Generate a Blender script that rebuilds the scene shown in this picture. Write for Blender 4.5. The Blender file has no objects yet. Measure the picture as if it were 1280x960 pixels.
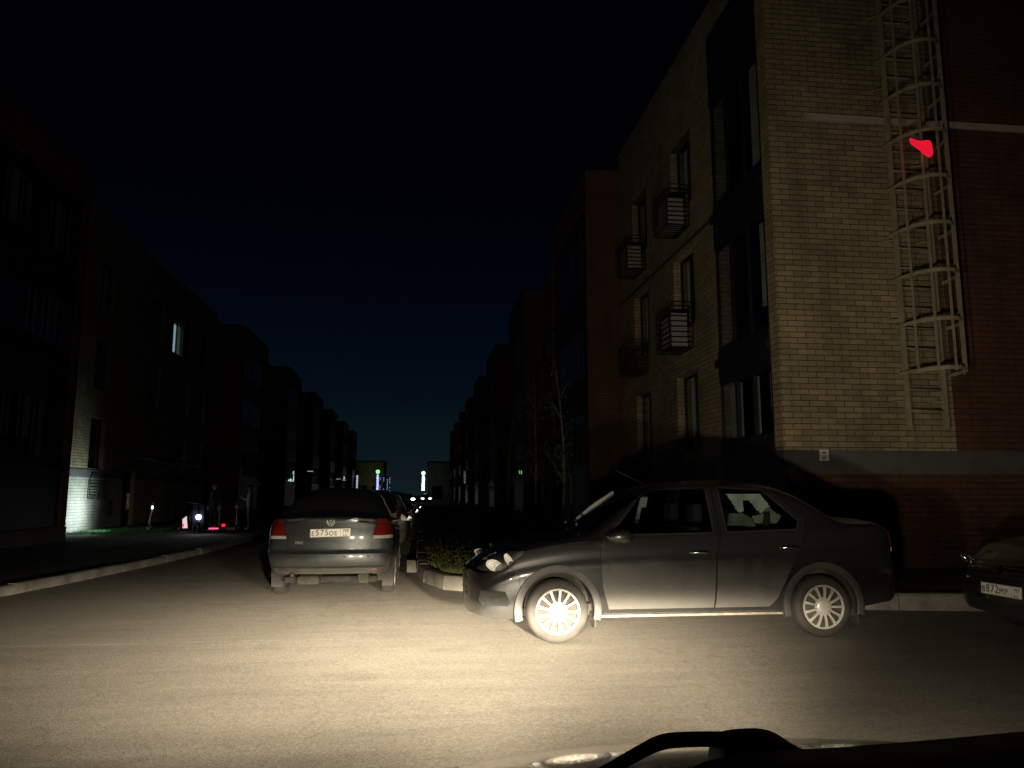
import bpy, bmesh, math, random
import numpy as np
from mathutils import Vector, Matrix
random.seed(7)
R = math.radians
S = bpy.context.scene
COL = S.collection

# ------------------------------------------------------------------ helpers
def tag(o, label=None, cat=None, group=None, kind=None):
    if label: o['label'] = label
    if cat: o['category'] = cat
    if group: o['group'] = group
    if kind: o['kind'] = kind
    return o

def empty(name, loc=(0, 0, 0), rz=0.0, label=None, cat=None, group=None):
    o = bpy.data.objects.new(name, None)
    o.empty_display_size = .2
    COL.objects.link(o)
    o.location = loc
    o.rotation_euler = (0, 0, rz)
    return tag(o, label, cat, group)

def link(name, bm, mats, parent=None, loc=None, smooth=None):
    me = bpy.data.meshes.new(name)
    bm.to_mesh(me)
    bm.free()
    if not isinstance(mats, (list, tuple)): mats = [mats]
    for m in mats: me.materials.append(m)
    if smooth is not None:
        me.shade_smooth()
        me.set_sharp_from_angle(angle=R(smooth))
    o = bpy.data.objects.new(name, me)
    COL.objects.link(o)
    if parent: o.parent = parent
    if loc: o.location = loc
    return o

def copy_tree(o, parent=None):
    c = o.copy()
    COL.objects.link(c)
    if parent: c.parent = parent
    for ch in list(o.children):
        copy_tree(ch, c)
    return c

def box(bm, x0, x1, y0, y1, z0, z1, bev=0.0, mi=0):
    vs = [bm.verts.new((x, y, z)) for x in (x0, x1) for y in (y0, y1) for z in (z0, z1)]
    q = [(0, 1, 3, 2), (4, 6, 7, 5), (0, 4, 5, 1), (2, 3, 7, 6), (0, 2, 6, 4), (1, 5, 7, 3)]
    fs = [bm.faces.new([vs[i] for i in f]) for f in q]
    for f in fs: f.material_index = mi
    if bev > 0:
        es = list({e for f in fs for e in f.edges})
        r = bmesh.ops.bevel(bm, geom=es, offset=bev, segments=2, affect='EDGES', profile=.5)
        for f in r['faces']: f.material_index = mi
    return fs

def tube(bm, pts, rad, n=8, cap=True, mi=0):
    pts = [Vector(p) for p in pts]
    rads = rad if isinstance(rad, (list, tuple)) else [rad] * len(pts)
    rings = []
    up = None
    for i, p in enumerate(pts):
        t = (pts[min(i + 1, len(pts) - 1)] - pts[max(i - 1, 0)]).normalized()
        if up is None:
            up = t.orthogonal().normalized()
        up = (up - t * up.dot(t))
        if up.length < 1e-6: up = t.orthogonal()
        up.normalize()
        sd = t.cross(up)
        rings.append([bm.verts.new(p + (up * math.cos(2 * math.pi * k / n) + sd * math.sin(2 * math.pi * k / n)) * rads[i]) for k in range(n)])
    for a, b in zip(rings, rings[1:]):
        for k in range(n):
            f = bm.faces.new((a[k], a[(k + 1) % n], b[(k + 1) % n], b[k]))
            f.smooth = True
            f.material_index = mi
    if cap:
        bm.faces.new(rings[0][::-1]).material_index = mi
        bm.faces.new(rings[-1]).material_index = mi

def lathe(bm, prof, M=Matrix(), n=40, a0=0.0, a1=2 * math.pi, mi=0):
    """prof: list of (radius, axial); axis = local Y"""
    full = abs(a1 - a0 - 2 * math.pi) < 1e-6
    cols = n if full else n + 1
    rings = []
    for r, h in prof:
        rings.append([bm.verts.new(M @ Vector((r * math.cos(a0 + (a1 - a0) * k / n), h, r * math.sin(a0 + (a1 - a0) * k / n)))) for k in range(cols)])
    for a, b in zip(rings, rings[1:]):
        for k in range(n):
            k2 = (k + 1) % cols
            f = bm.faces.new((a[k], b[k], b[k2], a[k2]))
            f.smooth = True
            f.material_index = mi

def prism(bm, poly, d0, d1, axis='y', mi=0):
    """extrude a 2D polygon along an axis"""
    def P(p, d):
        if axis == 'y': return (p[0], d, p[1])
        if axis == 'x': return (d, p[0], p[1])
        return (p[0], p[1], d)
    a = [bm.verts.new(P(p, d0)) for p in poly]
    b = [bm.verts.new(P(p, d1)) for p in poly]
    n = len(poly)
    fs = [bm.faces.new(a), bm.faces.new(b[::-1])]
    for i in range(n):
        fs.append(bm.faces.new((a[i], b[i], b[(i + 1) % n], a[(i + 1) % n])))
    for f in fs: f.material_index = mi
    bmesh.ops.recalc_face_normals(bm, faces=fs)
    return fs

def pchip(xs, ys, xq):
    xs = np.array(xs, float); ys = np.array(ys, float); xq = np.atleast_1d(np.array(xq, float))
    h = np.diff(xs); d = np.diff(ys) / h
    m = np.zeros_like(ys)
    m[0] = d[0]; m[-1] = d[-1]
    for i in range(1, len(xs) - 1):
        if d[i - 1] * d[i] > 0:
            w1 = 2 * h[i] + h[i - 1]; w2 = h[i] + 2 * h[i - 1]
            m[i] = (w1 + w2) / (w1 / d[i - 1] + w2 / d[i])
    k = np.clip(np.searchsorted(xs, xq) - 1, 0, len(xs) - 2)
    t = np.clip((xq - xs[k]) / h[k], 0, 1)
    return ((1 + 2 * t) * (1 - t) ** 2 * ys[k] + t * (1 - t) ** 2 * h[k] * m[k] + t * t * (3 - 2 * t) * ys[k + 1] + t * t * (t - 1) * h[k] * m[k + 1])

# ------------------------------------------------------------------ materials
def newmat(name):
    m = bpy.data.materials.new(name)
    m.use_nodes = True
    nt = m.node_tree
    return m, nt, nt.nodes['Principled BSDF']

def N(nt, t, **kw):
    n = nt.nodes.new(t)
    for k, v in kw.items():
        if k.startswith('i_'):
            n.inputs[k[2:].replace('_', ' ')].default_value = v
        else: setattr(n, k, v)
    return n

def mat(name, col, rough=.6, metal=0.0, var=.12, scale=6.0, bump=0.0, bscale=60.0, coat=0.0, emit=None, es=0.0, spec=None, col2=None):
    m, nt, b = newmat(name)
    L = nt.links.new
    tc = N(nt, 'ShaderNodeTexCoord')
    nz = N(nt, 'ShaderNodeTexNoise', i_Scale=scale, i_Detail=6.0, i_Roughness=.6)
    L(tc.outputs['Object'], nz.inputs['Vector'])
    mx = N(nt, 'ShaderNodeMix', data_type='RGBA')
    c2 = col2 or tuple(max(0, c * (1 + var)) for c in col)
    c1 = col if col2 else tuple(max(0, c * (1 - var)) for c in col)
    mx.inputs[6].default_value = (*c1, 1); mx.inputs[7].default_value = (*c2, 1)
    mr = N(nt, 'ShaderNodeMapRange'); mr.inputs[1].default_value = .32; mr.inputs[2].default_value = .68
    L(nz.outputs['Fac'], mr.inputs[0]); L(mr.outputs[0], mx.inputs[0])
    L(mx.outputs[2], b.inputs['Base Color'])
    b.inputs['Roughness'].default_value = rough
    b.inputs['Metallic'].default_value = metal
    if spec is not None: b.inputs['Specular IOR Level'].default_value = spec
    if coat:
        b.inputs['Coat Weight'].default_value = coat
        b.inputs['Coat Roughness'].default_value = .06
    if bump:
        n2 = N(nt, 'ShaderNodeTexNoise', i_Scale=bscale, i_Detail=4.0)
        L(tc.outputs['Object'], n2.inputs['Vector'])
        bp = N(nt, 'ShaderNodeBump', i_Strength=bump, i_Distance=.01)
        L(n2.outputs['Fac'], bp.inputs['Height']); L(bp.outputs['Normal'], b.inputs['Normal'])
    if emit:
        b.inputs['Emission Color'].default_value = (*emit, 1)
        b.inputs['Emission Strength'].default_value = es
    return m

def brick_mat(name, c1, c2, mortar, rough=.85, w=.31, h=.097):
    m, nt, b = newmat(name)
    L = nt.links.new
    uv = N(nt, 'ShaderNodeUVMap')
    # slight wobble so that courses are not ruler straight
    br = N(nt, 'ShaderNodeTexBrick', offset=.5, offset_frequency=2, squash=1.0, squash_frequency=2)
    br.inputs['Scale'].default_value = 1.0
    br.inputs['Brick Width'].default_value = w
    br.inputs['Row Height'].default_value = h
    br.inputs['Mortar Size'].default_value = .007
    br.inputs['Mortar Smooth'].default_value = .25
    br.inputs['Bias'].default_value = -.1
    br.inputs['Color1'].default_value = (*c1, 1)
    br.inputs['Color2'].default_value = (*c2, 1)
    br.inputs['Mortar'].default_value = (*mortar, 1)
    L(uv.outputs[0], br.inputs['Vector'])
    nz = N(nt, 'ShaderNodeTexNoise', i_Scale=.7, i_Detail=7.0, i_Roughness=.65)
    L(uv.outputs[0], nz.inputs['Vector'])
    mr = N(nt, 'ShaderNodeMapRange'); mr.inputs[1].default_value = .3; mr.inputs[2].default_value = .7
    mr.inputs[3].default_value = .60; mr.inputs[4].default_value = 1.18
    L(nz.outputs['Fac'], mr.inputs[0])
    nf = N(nt, 'ShaderNodeTexNoise', i_Scale=35.0, i_Detail=3.0)
    L(uv.outputs[0], nf.inputs['Vector'])
    mr2 = N(nt, 'ShaderNodeMapRange'); mr2.inputs[3].default_value = .8; mr2.inputs[4].default_value = 1.2
    L(nf.outputs['Fac'], mr2.inputs[0])
    mp = N(nt, 'ShaderNodeMapping'); mp.inputs['Scale'].default_value = (2.2, .16, 1); L(uv.outputs[0], mp.inputs['Vector'])
    sn = N(nt, 'ShaderNodeTexNoise', i_Scale=1.5, i_Detail=5.0); L(mp.outputs[0], sn.inputs['Vector'])
    sm = N(nt, 'ShaderNodeMapRange'); sm.inputs[1].default_value = .5; sm.inputs[2].default_value = .75; sm.inputs[3].default_value = 1.0; sm.inputs[4].default_value = .72
    L(sn.outputs['Fac'], sm.inputs[0])
    m0 = N(nt, 'ShaderNodeMath', operation='MULTIPLY'); L(mr.outputs[0], m0.inputs[0]); L(sm.outputs[0], m0.inputs[1])
    mm = N(nt, 'ShaderNodeMath', operation='MULTIPLY'); L(m0.outputs[0], mm.inputs[0]); L(mr2.outputs[0], mm.inputs[1])
    vm = N(nt, 'ShaderNodeVectorMath', operation='SCALE')
    L(br.outputs['Color'], vm.inputs[0]); L(mm.outputs[0], vm.inputs['Scale'])
    L(vm.outputs[0], b.inputs['Base Color'])
    b.inputs['Roughness'].default_value = rough
    inv = N(nt, 'ShaderNodeMath', operation='SUBTRACT'); inv.inputs[0].default_value = 1.0
    L(br.outputs['Fac'], inv.inputs[1])
    ad = N(nt, 'ShaderNodeMath', operation='MULTIPLY_ADD'); ad.inputs[1].default_value = .25
    L(nf.outputs['Fac'], ad.inputs[0]); L(inv.outputs[0], ad.inputs[2])
    bp = N(nt, 'ShaderNodeBump', i_Strength=.7, i_Distance=.008)
    L(ad.outputs[0], bp.inputs['Height']); L(bp.outputs['Normal'], b.inputs['Normal'])
    return m

def glass_mat(name, tint=(.5, .55, .55), refl=.06, transp=.75, rough=.02):
    m = bpy.data.materials.new(name); m.use_nodes = True
    nt = m.node_tree; nt.nodes.clear()
    L = nt.links.new
    o = N(nt, 'ShaderNodeOutputMaterial')
    tr = N(nt, 'ShaderNodeBsdfTransparent'); tr.inputs[0].default_value = (*[t * transp for t in tint], 1)
    gl = N(nt, 'ShaderNodeBsdfGlossy'); gl.inputs['Roughness'].default_value = rough
    lw = N(nt, 'ShaderNodeLayerWeight', i_Blend=.5)      # Schlick curve, the same from both sides of the sheet
    pw = N(nt, 'ShaderNodeMath', operation='POWER'); pw.inputs[1].default_value = 4.6; L(lw.outputs['Facing'], pw.inputs[0])
    fr = N(nt, 'ShaderNodeMath', operation='MULTIPLY_ADD'); fr.inputs[1].default_value = .93; fr.inputs[2].default_value = .05
    L(pw.outputs[0], fr.inputs[0])
    mx = N(nt, 'ShaderNodeMixShader')
    L(fr.outputs[0], mx.inputs[0]); L(tr.outputs[0], mx.inputs[1]); L(gl.outputs[0], mx.inputs[2])
    L(mx.outputs[0], o.inputs[0])
    return m

def emis(name, col, st):
    return mat(name, tuple(.1 * c for c in col), emit=col, es=st, var=.02)

def asphalt_mat():
    m, nt, b = newmat('asphalt')
    L = nt.links.new
    geo = N(nt, 'ShaderNodeNewGeometry')
    P = geo.outputs['Position']
    big = N(nt, 'ShaderNodeTexNoise', i_Scale=.55, i_Detail=8.0, i_Roughness=.62)
    L(P, big.inputs['Vector'])
    # tyre-swept streaks running across the junction
    mp = N(nt, 'ShaderNodeMapping'); mp.inputs['Scale'].default_value = (.35, 3.2, 1)
    L(P, mp.inputs['Vector'])
    st = N(nt, 'ShaderNodeTexNoise', i_Scale=1.3, i_Detail=6.0, i_Roughness=.7)
    L(mp.outputs[0], st.inputs['Vector'])
    fine = N(nt, 'ShaderNodeTexNoise', i_Scale=95.0, i_Detail=3.0, i_Roughness=.75)
    L(P, fine.inputs['Vector'])
    vor = N(nt, 'ShaderNodeTexVoronoi', i_Scale=70.0)
    L(P, vor.inputs['Vector'])
    cr = N(nt, 'ShaderNodeValToRGB')
    cr.color_ramp.elements[0].position = .3; cr.color_ramp.elements[0].color = (.215, .196, .166, 1)
    cr.color_ramp.elements[1].position = .72; cr.color_ramp.elements[1].color = (.36, .328, .275, 1)
    av = N(nt, 'ShaderNodeMath', operation='ADD'); L(big.outputs['Fac'], av.inputs[0]); L(st.outputs['Fac'], av.inputs[1])
    hf = N(nt, 'ShaderNodeMath', operation='MULTIPLY'); hf.inputs[1].default_value = .5; L(av.outputs[0], hf.inputs[0])
    L(hf.outputs[0], cr.inputs[0])
    # stones: single light and dark grains
    mr = N(nt, 'ShaderNodeMapRange'); mr.inputs[1].default_value = .25; mr.inputs[2].default_value = .75
    mr.inputs[3].default_value = .68; mr.inputs[4].default_value = 1.34
    L(fine.outputs['Fac'], mr.inputs[0])
    wn = N(nt, 'ShaderNodeMapRange'); wn.inputs[3].default_value = .80; wn.inputs[4].default_value = 1.2
    sx = N(nt, 'ShaderNodeSeparateColor'); L(vor.outputs['Color'], sx.inputs[0]); L(sx.outputs[0], wn.inputs[0])
    mm = N(nt, 'ShaderNodeMath', operation='MULTIPLY'); L(mr.outputs[0], mm.inputs[0]); L(wn.outputs[0], mm.inputs[1])
    # dusty joint line across the carriageway
    sp = N(nt, 'ShaderNodeSeparateXYZ'); L(P, sp.inputs[0])
    wv = N(nt, 'ShaderNodeTexNoise', i_Scale=.8, i_Detail=3.0); L(P, wv.inputs['Vector'])
    a1 = N(nt, 'ShaderNodeMath', operation='MULTIPLY_ADD'); a1.inputs[1].default_value = .35; a1.inputs[2].default_value = -7.9
    L(wv.outputs['Fac'], a1.inputs[0])
    a2 = N(nt, 'ShaderNodeMath', operation='ADD'); L(sp.outputs[1], a2.inputs[0]); L(a1.outputs[0], a2.inputs[1])
    a3 = N(nt, 'ShaderNodeMath', operation='ABSOLUTE'); L(a2.outputs[0], a3.inputs[0])
    ln = N(nt, 'ShaderNodeMapRange'); ln.inputs[1].default_value = .012; ln.inputs[2].default_value = .05
    ln.inputs[3].default_value = 1.0; ln.inputs[4].default_value = 0.0
    L(a3.outputs[0], ln.inputs[0])
    xl = N(nt, 'ShaderNodeMapRange'); xl.inputs[1].default_value = -2.6; xl.inputs[2].default_value = -.4
    xl.inputs[3].default_value = 1.0; xl.inputs[4].default_value = 0.0
    L(sp.outputs[0], xl.inputs[0])
    lm = N(nt, 'ShaderNodeMath', operation='MULTIPLY'); L(ln.outputs[0], lm.inputs[0]); L(xl.outputs[0], lm.inputs[1])
    lb = N(nt, 'ShaderNodeMath', operation='MULTIPLY_ADD'); lb.inputs[1].default_value = .30; lb.inputs[2].default_value = 1.0
    L(lm.outputs[0], lb.inputs[0])
    m3 = N(nt, 'ShaderNodeMath', operation='MULTIPLY'); L(mm.outputs[0], m3.inputs[0]); L(lb.outputs[0], m3.inputs[1])
    # cracks (edges of large cells, broken up by noise), oil spots and a darker patched area
    dn = N(nt, 'ShaderNodeTexNoise', i_Scale=1.6, i_Detail=5.0); L(P, dn.inputs['Vector'])
    dv = N(nt, 'ShaderNodeVectorMath', operation='MULTIPLY_ADD'); dv.inputs[1].default_value = (.9, .9, 0)
    L(dn.outputs['Color'], dv.inputs[0]); L(P, dv.inputs[2])
    cv = N(nt, 'ShaderNodeTexVoronoi', feature='DISTANCE_TO_EDGE', i_Scale=.33); L(dv.outputs[0], cv.inputs['Vector'])
    ck = N(nt, 'ShaderNodeMapRange'); ck.inputs[1].default_value = .002; ck.inputs[2].default_value = .007
    ck.inputs[3].default_value = .90; ck.inputs[4].default_value = 1.0; L(cv.outputs['Distance'], ck.inputs[0])
    on = N(nt, 'ShaderNodeTexNoise', i_Scale=1.1, i_Detail=3.0); L(P, on.inputs['Vector'])
    om = N(nt, 'ShaderNodeMapRange'); om.inputs[1].default_value = .62; om.inputs[2].default_value = .72
    om.inputs[3].default_value = 1.0; om.inputs[4].default_value = .74; L(on.outputs['Fac'], om.inputs[0])
    m4 = N(nt, 'ShaderNodeMath', operation='MULTIPLY'); L(ck.outputs[0], m4.inputs[0]); L(om.outputs[0], m4.inputs[1])
    m5 = N(nt, 'ShaderNodeMath', operation='MULTIPLY'); L(m3.outputs[0], m5.inputs[0]); L(m4.outputs[0], m5.inputs[1])
    vm = N(nt, 'ShaderNodeVectorMath', operation='SCALE'); L(cr.outputs[0], vm.inputs[0]); L(m5.outputs[0], vm.inputs['Scale'])
    L(vm.outputs[0], b.inputs['Base Color'])
    b.inputs['Roughness'].default_value = .8
    b.inputs['Specular IOR Level'].default_value = .3
    hsum = N(nt, 'ShaderNodeMath', operation='MULTIPLY_ADD'); hsum.inputs[1].default_value = .6
    L(vor.outputs['Distance'], hsum.inputs[0]); L(fine.outputs['Fac'], hsum.inputs[2])
    bp = N(nt, 'ShaderNodeBump', i_Strength=.55, i_Distance=.006)
    L(hsum.outputs[0], bp.inputs['Height']); L(bp.outputs['Normal'], b.inputs['Normal'])
    return m

def paint_mat(name, col, dust=(.16, .145, .12), amount=.6, zlo=.25, zhi=.75, rough=.3, metal=.5):
    """car paint with road dust thickening towards the sills"""
    m, nt, b = newmat(name)
    L = nt.links.new
    tc = N(nt, 'ShaderNodeTexCoord')
    sp = N(nt, 'ShaderNodeSeparateXYZ'); L(tc.outputs['Object'], sp.inputs[0])
    nz = N(nt, 'ShaderNodeTexNoise', i_Scale=5.0, i_Detail=8.0, i_Roughness=.7); L(tc.outputs['Object'], nz.inputs['Vector'])
    zz = N(nt, 'ShaderNodeMath', operation='MULTIPLY_ADD'); zz.inputs[1].default_value = -.35
    L(nz.outputs['Fac'], zz.inputs[0]); L(sp.outputs[2], zz.inputs[2])
    mr = N(nt, 'ShaderNodeMapRange'); mr.inputs[1].default_value = zlo - .17; mr.inputs[2].default_value = zhi - .17
    mr.inputs[3].default_value = amount; mr.inputs[4].default_value = .06
    L(zz.outputs[0], mr.inputs[0])
    mx = N(nt, 'ShaderNodeMix', data_type='RGBA')
    mx.inputs[6].default_value = (*col, 1); mx.inputs[7].default_value = (*dust, 1)
    L(mr.outputs[0], mx.inputs[0]); L(mx.outputs[2], b.inputs['Base Color'])
    rr = N(nt, 'ShaderNodeMapRange'); rr.inputs[2].default_value = .6; rr.inputs[3].default_value = rough; rr.inputs[4].default_value = .75
    L(mr.outputs[0], rr.inputs[0]); L(rr.outputs[0], b.inputs['Roughness'])
    mt = N(nt, 'ShaderNodeMapRange'); mt.inputs[2].default_value = .6; mt.inputs[3].default_value = metal; mt.inputs[4].default_value = 0.0
    L(mr.outputs[0], mt.inputs[0]); L(mt.outputs[0], b.inputs['Metallic'])
    b.inputs['Coat Weight'].default_value = .6; b.inputs['Coat Roughness'].default_value = .08
    return m

M = {}
M['asphalt'] = asphalt_mat()
M['soil'] = mat('soil', (.05, .045, .035), .95, var=.4, scale=3, bump=.6, bscale=30)
M['turf'] = mat('turf', (.045, .048, .022), .95, scale=4, bump=.8, bscale=60, col2=(.085, .08, .04))
M['grass'] = mat('grass', (.10, .13, .03), .7, scale=1.5, col2=(.24, .25, .085))
M['lit_lawn'] = mat('lit_lawn_grass', (.04, .15, .05), .7, scale=1.5, col2=(.08, .22, .075))  # greener copy of the grass for the lit lawn, light painted into it
M['kerb'] = mat('kerb_concrete', (.15, .138, .12), .9, scale=3, bump=.6, bscale=70, col2=(.31, .285, .245))
M['paving'] = mat('paving', (.12, .115, .105), .9, scale=2, bump=.3, var=.25)
M['beige'] = brick_mat('beige_brick', (.32, .255, .15), (.46, .365, .22), (.085, .07, .045))
M['brown'] = brick_mat('brown_brick', (.15, .068, .036), (.19, .088, .046), (.045, .03, .022))
M['red'] = brick_mat('red_brick', (.125, .052, .032), (.16, .066, .040), (.045, .03, .022))
M['pale'] = brick_mat('pale_brick', (.42, .40, .32), (.5, .47, .38), (.2, .19, .16))
M['plaster'] = mat('plinth_plaster', (.11, .106, .10), .9, scale=1.5, bump=.25, var=.2)
M['strip'] = mat('pale_render', (.55, .47, .40), .8, scale=3, var=.12)
M['dark_metal'] = mat('dark_metal', (.018, .018, .02), .45, metal=.3, var=.2)
M['black'] = mat('black_plastic', (.012, .012, .012), .55, var=.2, bump=.1, bscale=200)
M['cladding'] = mat('dark_cladding', (.012, .012, .014), .5, var=.25, scale=2)
M['pane'] = glass_mat('window_pane', (.9, .94, .94), transp=.95)
M['carglass'] = glass_mat('car_glass', (.5, .56, .53), transp=.9)
M['tint'] = glass_mat('tinted_glass', (.2, .22, .22), transp=.5)
M['room'] = mat('dark_room', (.03, .028, .025), .9)
M['acwhite'] = mat('air_conditioner_shell', (.30, .30, .28), .6, var=.1)
M['curtain_and_reflection'] = mat('curtain_and_reflection', (.62, .62, .6), .9, scale=3, var=.15)
M['ladder'] = mat('ladder_paint', (.36, .32, .21), .5, scale=8, var=.2)
M['roofing'] = mat('roofing', (.05, .05, .05), .8)
M['white'] = mat('white_paint', (.75, .74, .7), .5, var=.06)
M['plate'] = mat('plate_sheeting', (.95, .92, .84), .52, metal=.75, var=.04, scale=20)
M['plain_plate'] = mat('plate_white', (.88, .86, .78), .4, var=.04, scale=20)
M['dusty_glass'] = mat('dusty_rear_glass', (.05, .047, .042), .25, var=.2, scale=4)
M['ink'] = mat('plate_ink', (.012, .012, .014), .5)
M['reflector'] = mat('lamp_reflector', (.95, .94, .92), .25, metal=.15, var=.03)
M['mirror'] = mat('mirror_silver', (.6, .6, .6), .02, metal=1.0, var=.02)
M['vent'] = mat('vent_plastic', (.016, .016, .016), .85, var=.3, scale=30, spec=.15)
M['flap'] = mat('mudflap_rubber', (.035, .031, .026), .8, var=.3, scale=8)
M['chrome'] = mat('chrome', (.75, .75, .75), .12, metal=1.0, var=.05)
M['rubber'] = mat('tyre_rubber', (.024, .021, .018), .85, var=.35, scale=9, bump=.25, bscale=80)
M['alloy'] = mat('wheel_silver', (.40, .385, .35), .38, metal=.2, var=.1, scale=12)
M['arch'] = mat('arch_plastic', (.034, .033, .031), .62, var=.3, scale=7)
M['liner'] = mat('wheel_liner', (.055, .048, .038), .9, var=.4, scale=9, bump=.5, bscale=30)
M['underbody'] = mat('underbody', (.03, .028, .026), .9, var=.4, bump=.4, bscale=40)
M['sill'] = mat('sill_dust', (.15, .13, .105), .85, var=.3, scale=12)
M['trim'] = mat('black_trim', (.02, .02, .02), .4, var=.15)
M['seat'] = mat('seat_cloth', (.03, .03, .032), .9, var=.2)
M['pale_trim'] = mat('pale_interior', (.62, .68, .62), .7, var=.1)
M['red_lens'] = mat('red_lens', (.17, .012, .012), .14, coat=.6, var=.25, scale=14)
M['dull_red'] = mat('dull_red_reflector', (.10, .012, .01), .4)
M['amber_lens'] = mat('amber_lens', (.20, .026, .015), .15, coat=.6, var=.15, scale=14)
M['clear_lens'] = mat('clear_lens', (.62, .56, .5), .18, coat=.6, var=.25, scale=18)
M['lamp_glass'] = glass_mat('lamp_glass', (1, 1, 1), transp=.96)
M['bucket'] = mat('lamp_bucket', (.24, .235, .22), .35, metal=.4, var=.2)
M['sedan'] = paint_mat('charcoal_paint', (.018, .019, .020), dust=(.125, .118, .105), amount=.75, zlo=.27, zhi=.76)
M['polo'] = paint_mat('blue_grey_paint', (.060, .072, .076), dust=(.18, .165, .135), amount=.7, zlo=.22, zhi=.55)
M['sedan_clean'] = paint_mat('charcoal_paint_clean', (.016, .017, .018), dust=(.07, .066, .06), amount=.35, zlo=.2, zhi=.5)
M['blackpaint'] = paint_mat('black_car_paint', (.010, .010, .011), dust=(.04, .037, .032), amount=.5)
M['silverpaint'] = paint_mat('silver_car_paint', (.35, .34, .32), dust=(.3, .27, .22), amount=.6, metal=.3)
M['whitepaint'] = paint_mat('white_car_paint', (.5, .49, .46), dust=(.3, .27, .22), amount=.5, metal=0)
M['ownpaint'] = mat('hood_paint', (.22, .20, .17), .05, metal=.95, var=.04, coat=1.0)
M['bark'] = mat('sapling_bark', (.05, .044, .034), .9, var=.3, scale=12, bump=.5)
M['leaf'] = mat('leaf', (.022, .034, .012), .6, var=.4, scale=2)
M['skin'] = mat('skin', (.5, .32, .24), .6)
M['jacket'] = mat('light_jacket', (.82, .82, .8), .9)
M['trousers'] = mat('grey_trousers', (.38, .37, .36), .9)
M['navy'] = mat('navy_cloth', (.018, .025, .055), .9)
M['hair'] = mat('dark_hair', (.02, .015, .012), .7)

# ------------------------------------------------------------------ camera, world, render settings
cam = bpy.data.cameras.new('camera'); cam.lens = 27.0; cam.sensor_width = 36.0
cam.clip_start = .05; cam.clip_end = 2000
co = bpy.data.objects.new('camera', cam); COL.objects.link(co)
co.location = (0, 0, 1.36)
co.rotation_euler = (R(90 + 8.18), 0, R(-6.83))
S.camera = co

w = bpy.data.worlds.new('World'); S.world = w; w.use_nodes = True
nt = w.node_tree; L = nt.links.new
tc = N(nt, 'ShaderNodeTexCoord'); sp = N(nt, 'ShaderNodeSeparateXYZ'); L(tc.outputs['Generated'], sp.inputs[0])
cr = N(nt, 'ShaderNodeValToRGB')
e = cr.color_ramp.elements
e[0].position = 0; e[0].color = (.0055, .0105, .0135, 1)
e[1].position = 1; e[1].color = (.00008, .00010, .00045, 1)
for p, c in ((.05, (.0035, .0080, .0115)), (.13, (.0013, .0040, .0080)), (.25, (.0005, .0013, .0043)), (.38, (.0002, .0004, .0017))):
    x = e.new(p); x.color = (*c, 1)
L(sp.outputs[2], cr.inputs[0])
bg = nt.nodes['Background']; L(cr.outputs[0], bg.inputs[0]); bg.inputs[1].default_value = 1.0

vs = S.view_settings
S.display_settings.display_device = 'sRGB'
vs.view_transform = 'Standard'; vs.look = 'None'; vs.gamma = 1.0; vs.exposure = 0.0; vs.use_curve_mapping = False
S.cycles.use_denoising = True
S.cycles.max_bounces = 8
S.cycles.diffuse_bounces = 3
S.cycles.transparent_max_bounces = 16
S.cycles.sample_clamp_indirect = 4.0
S.cycles.caustics_reflective = False; S.cycles.caustics_refractive = False

# ------------------------------------------------------------------ ground, road, kerbs, verges
def sheet(name, poly, z, m, kind='structure'):
    bm = bmesh.new()
    f = bm.faces.new([bm.verts.new((x, y, z)) for x, y in poly])
    bmesh.ops.recalc_face_normals(bm, faces=[f])
    if f.normal.z < 0: f.normal_flip()
    bmesh.ops.triangulate(bm, faces=[f])
    return tag(link(name, bm, m), kind=kind)

sheet('ground', [(-600, -300), (600, -300), (600, 900), (-600, 900)], -.02, M['soil'])
sheet('road', [(-40, -20), (40, -20), (40, 14), (9, 134), (-9, 134), (-40, 14)], 0.0, M['asphalt'])

def smooth_path(p, n=6):
    out = []
    for i in range(len(p) - 1):
        p0 = Vector(p[max(i - 1, 0)]); p1 = Vector(p[i]); p2 = Vector(p[i + 1]); p3 = Vector(p[min(i + 2, len(p) - 1)])
        for k in range(n):
            t = k / n
            q = .5 * ((2 * p1) + (p2 - p0) * t + (2 * p0 - 5 * p1 + 4 * p2 - p3) * t * t + (3 * p1 - p0 - 3 * p2 + p3) * t ** 3)
            out.append((q.x, q.y))
    out.append(tuple(p[-1]))
    return out

def resample(path, step):
    out = [path[0]]; acc = 0.0
    for a, b in zip(path, path[1:]):
        a = Vector(a); b = Vector(b); d = (b - a).length
        if d < 1e-9: continue
        t = step - acc
        while t <= d:
            q = a + (b - a) * (t / d); out.append((q.x, q.y)); t += step
        acc = d - (t - step)
    return out

def kerb(path, side, h=.13, wd=.15):
    """row of cast kerb stones with open joints; the stones lie on the `side` of the path"""
    bm = bmesh.new()
    pts = resample(path, 1.0)
    rnd = random.Random(3)
    for a, b in zip(pts, pts[1:]):
        a = Vector(a); b = Vector(b); t = (b - a).normalized(); nn = Vector((-t.y, t.x)) * side
        a = a + t * .006; b = b - t * .006
        hz = h + rnd.uniform(-.012, .012); ja = nn * rnd.uniform(-.008, .008)
        prof = [(0, -.05), (.012, hz - .03), (.03, hz - .004), (.05, hz), (wd, hz), (wd, -.05)]
        r1 = [bm.verts.new((*(a + nn * u + ja), z)) for u, z in prof]
        r2 = [bm.verts.new((*(b + nn * u + ja), z)) for u, z in prof]
        for i in range(len(prof) - 1):
            bm.faces.new((r1[i], r1[i + 1], r2[i + 1], r2[i]))
        bm.faces.new(r1); bm.faces.new(r2[::-1])
    bmesh.ops.recalc_face_normals(bm, faces=bm.faces[:])
    return tag(link('kerb', bm, M['kerb']), kind='structure')

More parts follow.
